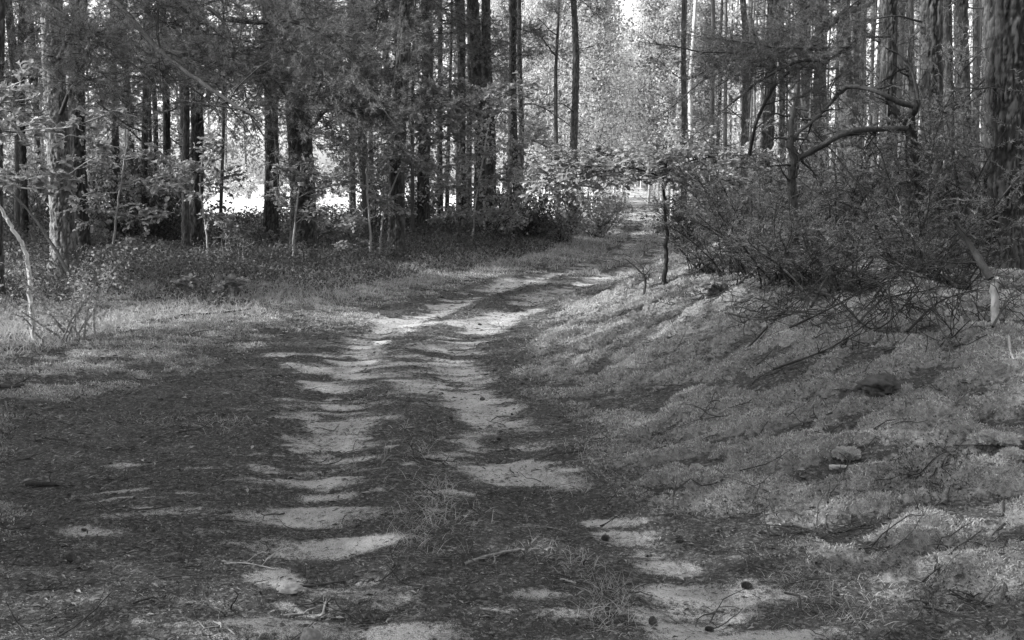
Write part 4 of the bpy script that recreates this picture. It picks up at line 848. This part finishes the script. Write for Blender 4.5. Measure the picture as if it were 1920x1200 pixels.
# ------------------------------------------------------------------ ground cover nobody could count
def lod_points(n, a0, a1, r0, r1, rng):
    a = np.radians(rng.uniform(a0, a1, n)); r = np.exp(rng.uniform(math.log(r0), math.log(r1), n)); return np.sin(a) * r, np.cos(a) * r, r
def stuff(name, B, mats, lab): return tag(part(name, B.mesh(name, mats)), lab, None, None, 'stuff')
def mossmask(x, y): return ground_masks(x, y)
rng = np.random.default_rng(31)
x, y, r = lod_points(900000, -33, 33, 3.0, 24, rng); sa, mo = ground_masks(x, y); keep = mo > rng.uniform(.2, .95, len(x)); x, y, r = x[keep], y[keep], r[keep]
B = MB(); n = len(x); C = np.stack([x, y, surf(x, y) - .004], 1); tn = np.clip(.5 + 1.2 * (fbm(x * 5 + 2 * y, y * 6, 89, 3) - .5) + 1.0 * (fbm(x * 3.2 + y * 1.2, y * 5.6 - x * .8, 71, 4) - .5) + .9 * (fbm(x * 1.6, y * 1.6, 131) - .5) + rng.normal(0, .27, n), 0, 1)  # sprig tone follows the relief, painting shade into the hollows
leaves(B, C, np.stack([rng.normal(0, .8, n), rng.normal(0, .8, n), rng.uniform(.5, 1.2, n)], 1), rng.normal(0, 1, (n, 3)), (.007 + .0019 * r) * rng.uniform(.6, 1.4, n), .32, tn)
stuff('moss', B, [M_moss], 'soft pale moss covering the bank and the left verge')
x, y, r = lod_points(640000, -33, 33, 3.0, 60, rng); sa, mo = ground_masks(x, y); keep = (sa < rng.uniform(.0, 1.3, len(x))) & (rng.random(len(x)) > .72 * mo) & (rng.random(len(x)) < .25 + 1.2 * fbm(x * 4, y * 7, 161)); x, y, r = x[keep], y[keep], r[keep]
B = MB(); n = len(x); a = rng.uniform(0, 6.28, n); L = (.005 + .0019 * r) * rng.uniform(.4, 1.5, n) * np.where(rng.random(n) < .06, 2.6, 1.)
leaves(B, np.stack([x, y, surf(x, y) + .003 + rng.uniform(0, .006, n)], 1), np.stack([np.cos(a), np.sin(a), rng.normal(0, .14, n)], 1), np.array([0, 0, 1.]) + rng.normal(0, .3, (n, 3)), L, rng.uniform(.08, .35, n), np.clip(rng.beta(1., 3.4, n) * 1.4, 0, 1))
stuff('needle_litter', B, [M_lit], 'dark litter of needles, twigs and leaf bits on the track')
def blades(B, x, y, L, rng, w=.0035, lean=.5, tone=None):
    n = len(x); D = np.stack([rng.normal(0, lean, n), rng.normal(0, lean, n), rng.uniform(.5, 1, n)], 1); D = norm(D); S = norm(np.cross(D, rng.normal(0, 1, (n, 3)))); C = np.stack([x, y, surf(x, y)], 1)
    L = L[:, None]; w = np.broadcast_to(np.asarray(w, float), (n,))[:, None]; H = D * (1, 1, .0) * L * .35
    V = np.stack([C - S * w, C + S * w, C + D * L * .55 + S * w * .8, C + D * L * .55 - S * w * .8, C + D * L + H - (0, 0, .12) * L], 1).reshape(-1, 3); b = np.arange(n)[:, None] * 5
    t = np.repeat(np.clip(rng.normal(.5, .25, n) if tone is None else tone, 0, 1), 5); n0 = B.n
    B.add(V, b + [0, 1, 2, 3], t); B.F.append((b + [3, 2, 4] + n0, 0, False))
B = MB()
for px, py, hw, hh, k, L in [(800, 850, 60, 40, 60, .13), (820, 920, 60, 30, 70, .15), (800, 990, 80, 45, 110, .13), (740, 1010, 60, 30, 40, .10), (830, 960, 60, 25, 60, .14), (780, 800, 60, 25, 40, .10), (1150, 1110, 50, 45, 90, .13), (1080, 1060, 60, 30, 60, .10), (1130, 1160, 50, 30, 60, .11), (1000, 1030, 60, 25, 40, .09), (1060, 900, 60, 30, 80, .09), (1120, 850, 80, 40, 120, .08), (1030, 550, 40, 14, 80, .22), (1060, 570, 50, 18, 120, .16), (1060, 670, 90, 22, 140, .12), (300, 790, 90, 12, 70, .08), (430, 790, 70, 12, 60, .08), (1580, 1150, 120, 40, 120, .09), (1760, 1110, 140, 50, 120, .07), (700, 740, 60, 20, 40, .08), (720, 620, 100, 10, 120, .06), (850, 590, 60, 8, 60, .07), (1480, 1080, 80, 40, 60, .08), (420, 800, 60, 15, 30, .1)]:
    c = flat(px, py); d = math.hypot(*c); m = k * 3; tx = rng.normal(0, .5, k) * hw / FPX * d + c[0]; ty = rng.normal(0, .5, k) * (flat(px, py - hh)[1] - c[1]) + c[1]
    m = int(m * .62); q = rng.integers(0, k, m); blades(B, tx[q] + rng.normal(0, .02, m), ty[q] + rng.normal(0, .02, m), .68 * L * rng.uniform(.4, 1.2, m), rng, .0006 + .00011 * d, .8)
# bright verge grass on the left and thin grass along the far track
x, y, r = lod_points(60000, -29, 10, 9, 40, rng); l = xl(y) - x; keep = (l > .5) & (l < 4.5) & (fbm(x * .8, y * .8, 141) > .40 + .035 * np.abs(l - 1.8)); x, y, r = x[keep], y[keep], r[keep]
blades(B, x, y, rng.uniform(.05, .15, len(x)), rng, .0008 + .00022 * r, .4, .35 + .5 * fbm(x, y, 143))
x, y, r = lod_points(60000, 2, 15, 18, 120, rng); keep = ((x > xr(y) - .2) & (x < xr(y) + 2.5)) | ((x < xl(y) + .1) & (x > xl(y) - 2)) | ((np.abs(x - (xl(y) + xr(y)) / 2) < .22) & (y < 45)) | ((x > xl(y)) & (x < xr(y)) & (y < 58) & (fbm(x * 2, y * .6, 173) > .64)); x, y, r = x[keep], y[keep], r[keep]
blades(B, x, y, rng.uniform(.04, .13, len(x)), rng, .0008 + .00022 * r, .4)
x, y, r = lod_points(60000, -29, 6, 11.5, 32, rng); l = xl(y) - x; keep = (l > 1.3) & (l < 7) & (fbm(x * 1.1, y * 1.1, 175) > .51); x, y, r = x[keep], y[keep], r[keep]
blades(B, x, y, rng.uniform(.08, .30, len(x)), rng, .0007 + .00018 * r, .45, .05 + .6 * fbm(x * 2, y * 2, 176) * sstep(7, 2, xl(y) - x))
stuff('grass', B, [M_grass], 'pale grass tufts along the middle and edges of the track')
# bilberry carpet under both stands
B = MB()
x, y, r = lod_points(330000, -31, 31, 11, 75, rng); l = xl(y) - x; e = x - xr(y); c = fbm(x * .9, y * .9, 151)
hmax = .36 * sstep(.7, 2.6, l) * sstep(9.5, 16.5, y + .25 * x + 3 * (c - .5)) * (y < 37 + .12 * x) + .34 * sstep(2.2, 4., e) * sstep(12, 16, y)
hmax = hmax * (.45 + 1.1 * c); keep = (hmax > .05); x, y, r, hmax = x[keep], y[keep], r[keep], hmax[keep]; n = len(x)
u = rng.random(n) ** .7; C = np.stack([x, y, height(x, y) + hmax * u], 1)
leaves(B, C, rng.normal(0, 1, (n, 3)) + (0, 0, .4), np.array([0, 0, 1.]) + rng.normal(0, .8, (n, 3)), (.014 + .0019 * r) * rng.uniform(.6, 1.3, n), .65, np.clip(rng.normal(.45, .25, n), 0, 1))
sel = rng.random(n) < .12; needles(B, np.stack([x, y, height(x, y)], 1)[sel], np.stack([rng.normal(0, .3, n), rng.normal(0, .3, n), np.ones(n)], 1)[sel], hmax[sel] * 1.1, .006, .3, rng, 1)
stuff('bilberry_undergrowth', B, [M_bil, M_wood], 'dark knee high bilberry carpet under the pines')
# small twigs strewn over the moss
B = MB(); x, y, r = lod_points(900, -28, 28, 3.6, 16, rng); sa, mo = ground_masks(x, y)
for q in range(len(x)):
    if rng.random() > .35 + .6 * (x[q] > 1): continue
    a = rng.uniform(0, 6.28); L = rng.uniform(.06, .35); P = wander((0, 0, 0), (math.cos(a), math.sin(a), .05), L, rng, 5, .25); P[:, 0] += x[q]; P[:, 1] += y[q]; P[:, 2] = surf(P[:, 0], P[:, 1]) + .008 + np.abs(P[:, 2]) * .6
    tube(B, P, np.linspace(.0035, .0016, 6) * rng.uniform(.6, 1.4), 4, rng.uniform(.1, .9), 0, False)
    if rng.random() < .5: k = rng.integers(1, 5); tube(B, wander(P[k], P[k] - P[k - 1] + rng.normal(0, .03, 3), L * .4, rng, 3, .3), np.linspace(.0025, .0012, 4), 3, .4, 0, False)
stuff('twig_litter', B, [M_wood], 'small dark twigs strewn over moss and track')

# ------------------------------------------------------------------ woods far behind the meadow and the track, and the unseen woods added round the viewer to keep the track in shade
def woods(name, spots, seed, lab, clumps, per, ls, zlo, H, Rm, mat):
    rng = np.random.default_rng(seed); B = MB()
    for x, y in spots:
        g = float(height(x, y)) - .2; hh = H * rng.uniform(.75, 1.2); rr = Rm * rng.uniform(.7, 1.3)
        tube(B, [(x, y, g), (x + rng.normal(0, .2), y, g + hh * .5), (x + rng.normal(0, .3), y, g + hh)], [.16, .11, .03], 7, rng.uniform(.2, .9))
        z = g + zlo + (hh - zlo) * rng.uniform(0, 1, clumps); a = rng.uniform(0, 6.28, clumps); q = rr * np.sqrt(rng.uniform(0, 1, clumps)) * np.clip(1.3 - (z - g) / hh, .15, 1)
        c = np.stack([x + q * np.cos(a), y + q * np.sin(a), z], 1); C = np.repeat(c, per, 0) + rng.normal(0, 1, (clumps * per, 3)) * (.5, .5, .28); n = len(C)
        leaves(B, C, rng.normal(0, 1, (n, 3)), rng.normal(0, 1, (n, 3)), ls * rng.uniform(.6, 1.3, n), .7, np.clip(rng.normal(rng.uniform(.3, .7), .2, n), 0, 1), 1)
    stuff(name, B, [M_barkL, mat], lab)
rng = np.random.default_rng(51)
sp = [(x, rng.uniform(100, 150)) for x in np.arange(-80, 6, 1.5)]
woods('distant_woodland', sp, 52, 'sunlit woods on the far side of the meadow', 56, 24, .34, 1.2, 21, 2.6, M_birl2)
sp = [(x, rng.uniform(120, 160)) for x in np.arange(-6, 30, 1.0)] + [(x, rng.uniform(165, 185)) for x in np.arange(10, 34, 1.2)] + [(rng.uniform(16, 90), rng.uniform(85, 130)) for _ in range(60)]
woods('distant_woodland', sp, 53, 'sunlit woods closing the far end of the track and the right stand', 64, 24, .34, 1.2, 25, 2.4, M_birl)
sp = [(x, y) for x, y in [(rng.uniform(-30, -4), rng.uniform(-14, 24)) for _ in range(190)] if x < -.56 * max(y, 0) - 3.6 and min(abs(y - 11.6 - .287 * (x + 3)) / 1.75, abs(y - 3.9 - .287 * (x - .75)) / 1.25, abs(y - 16.9 - .287 * (x + 7.3)) / 2.3) > 1] + [(rng.uniform(-12, 12), rng.uniform(-22, -5)) for _ in range(40)]  # unseen trees placed for shade, with gaps cut to let sun strips through
woods('shading_woodland', sp, 54, 'unseen pine woods left of and behind the viewer, added to shade the track', 30, 64, .19, 5.0, 18, 2.2, M_need)
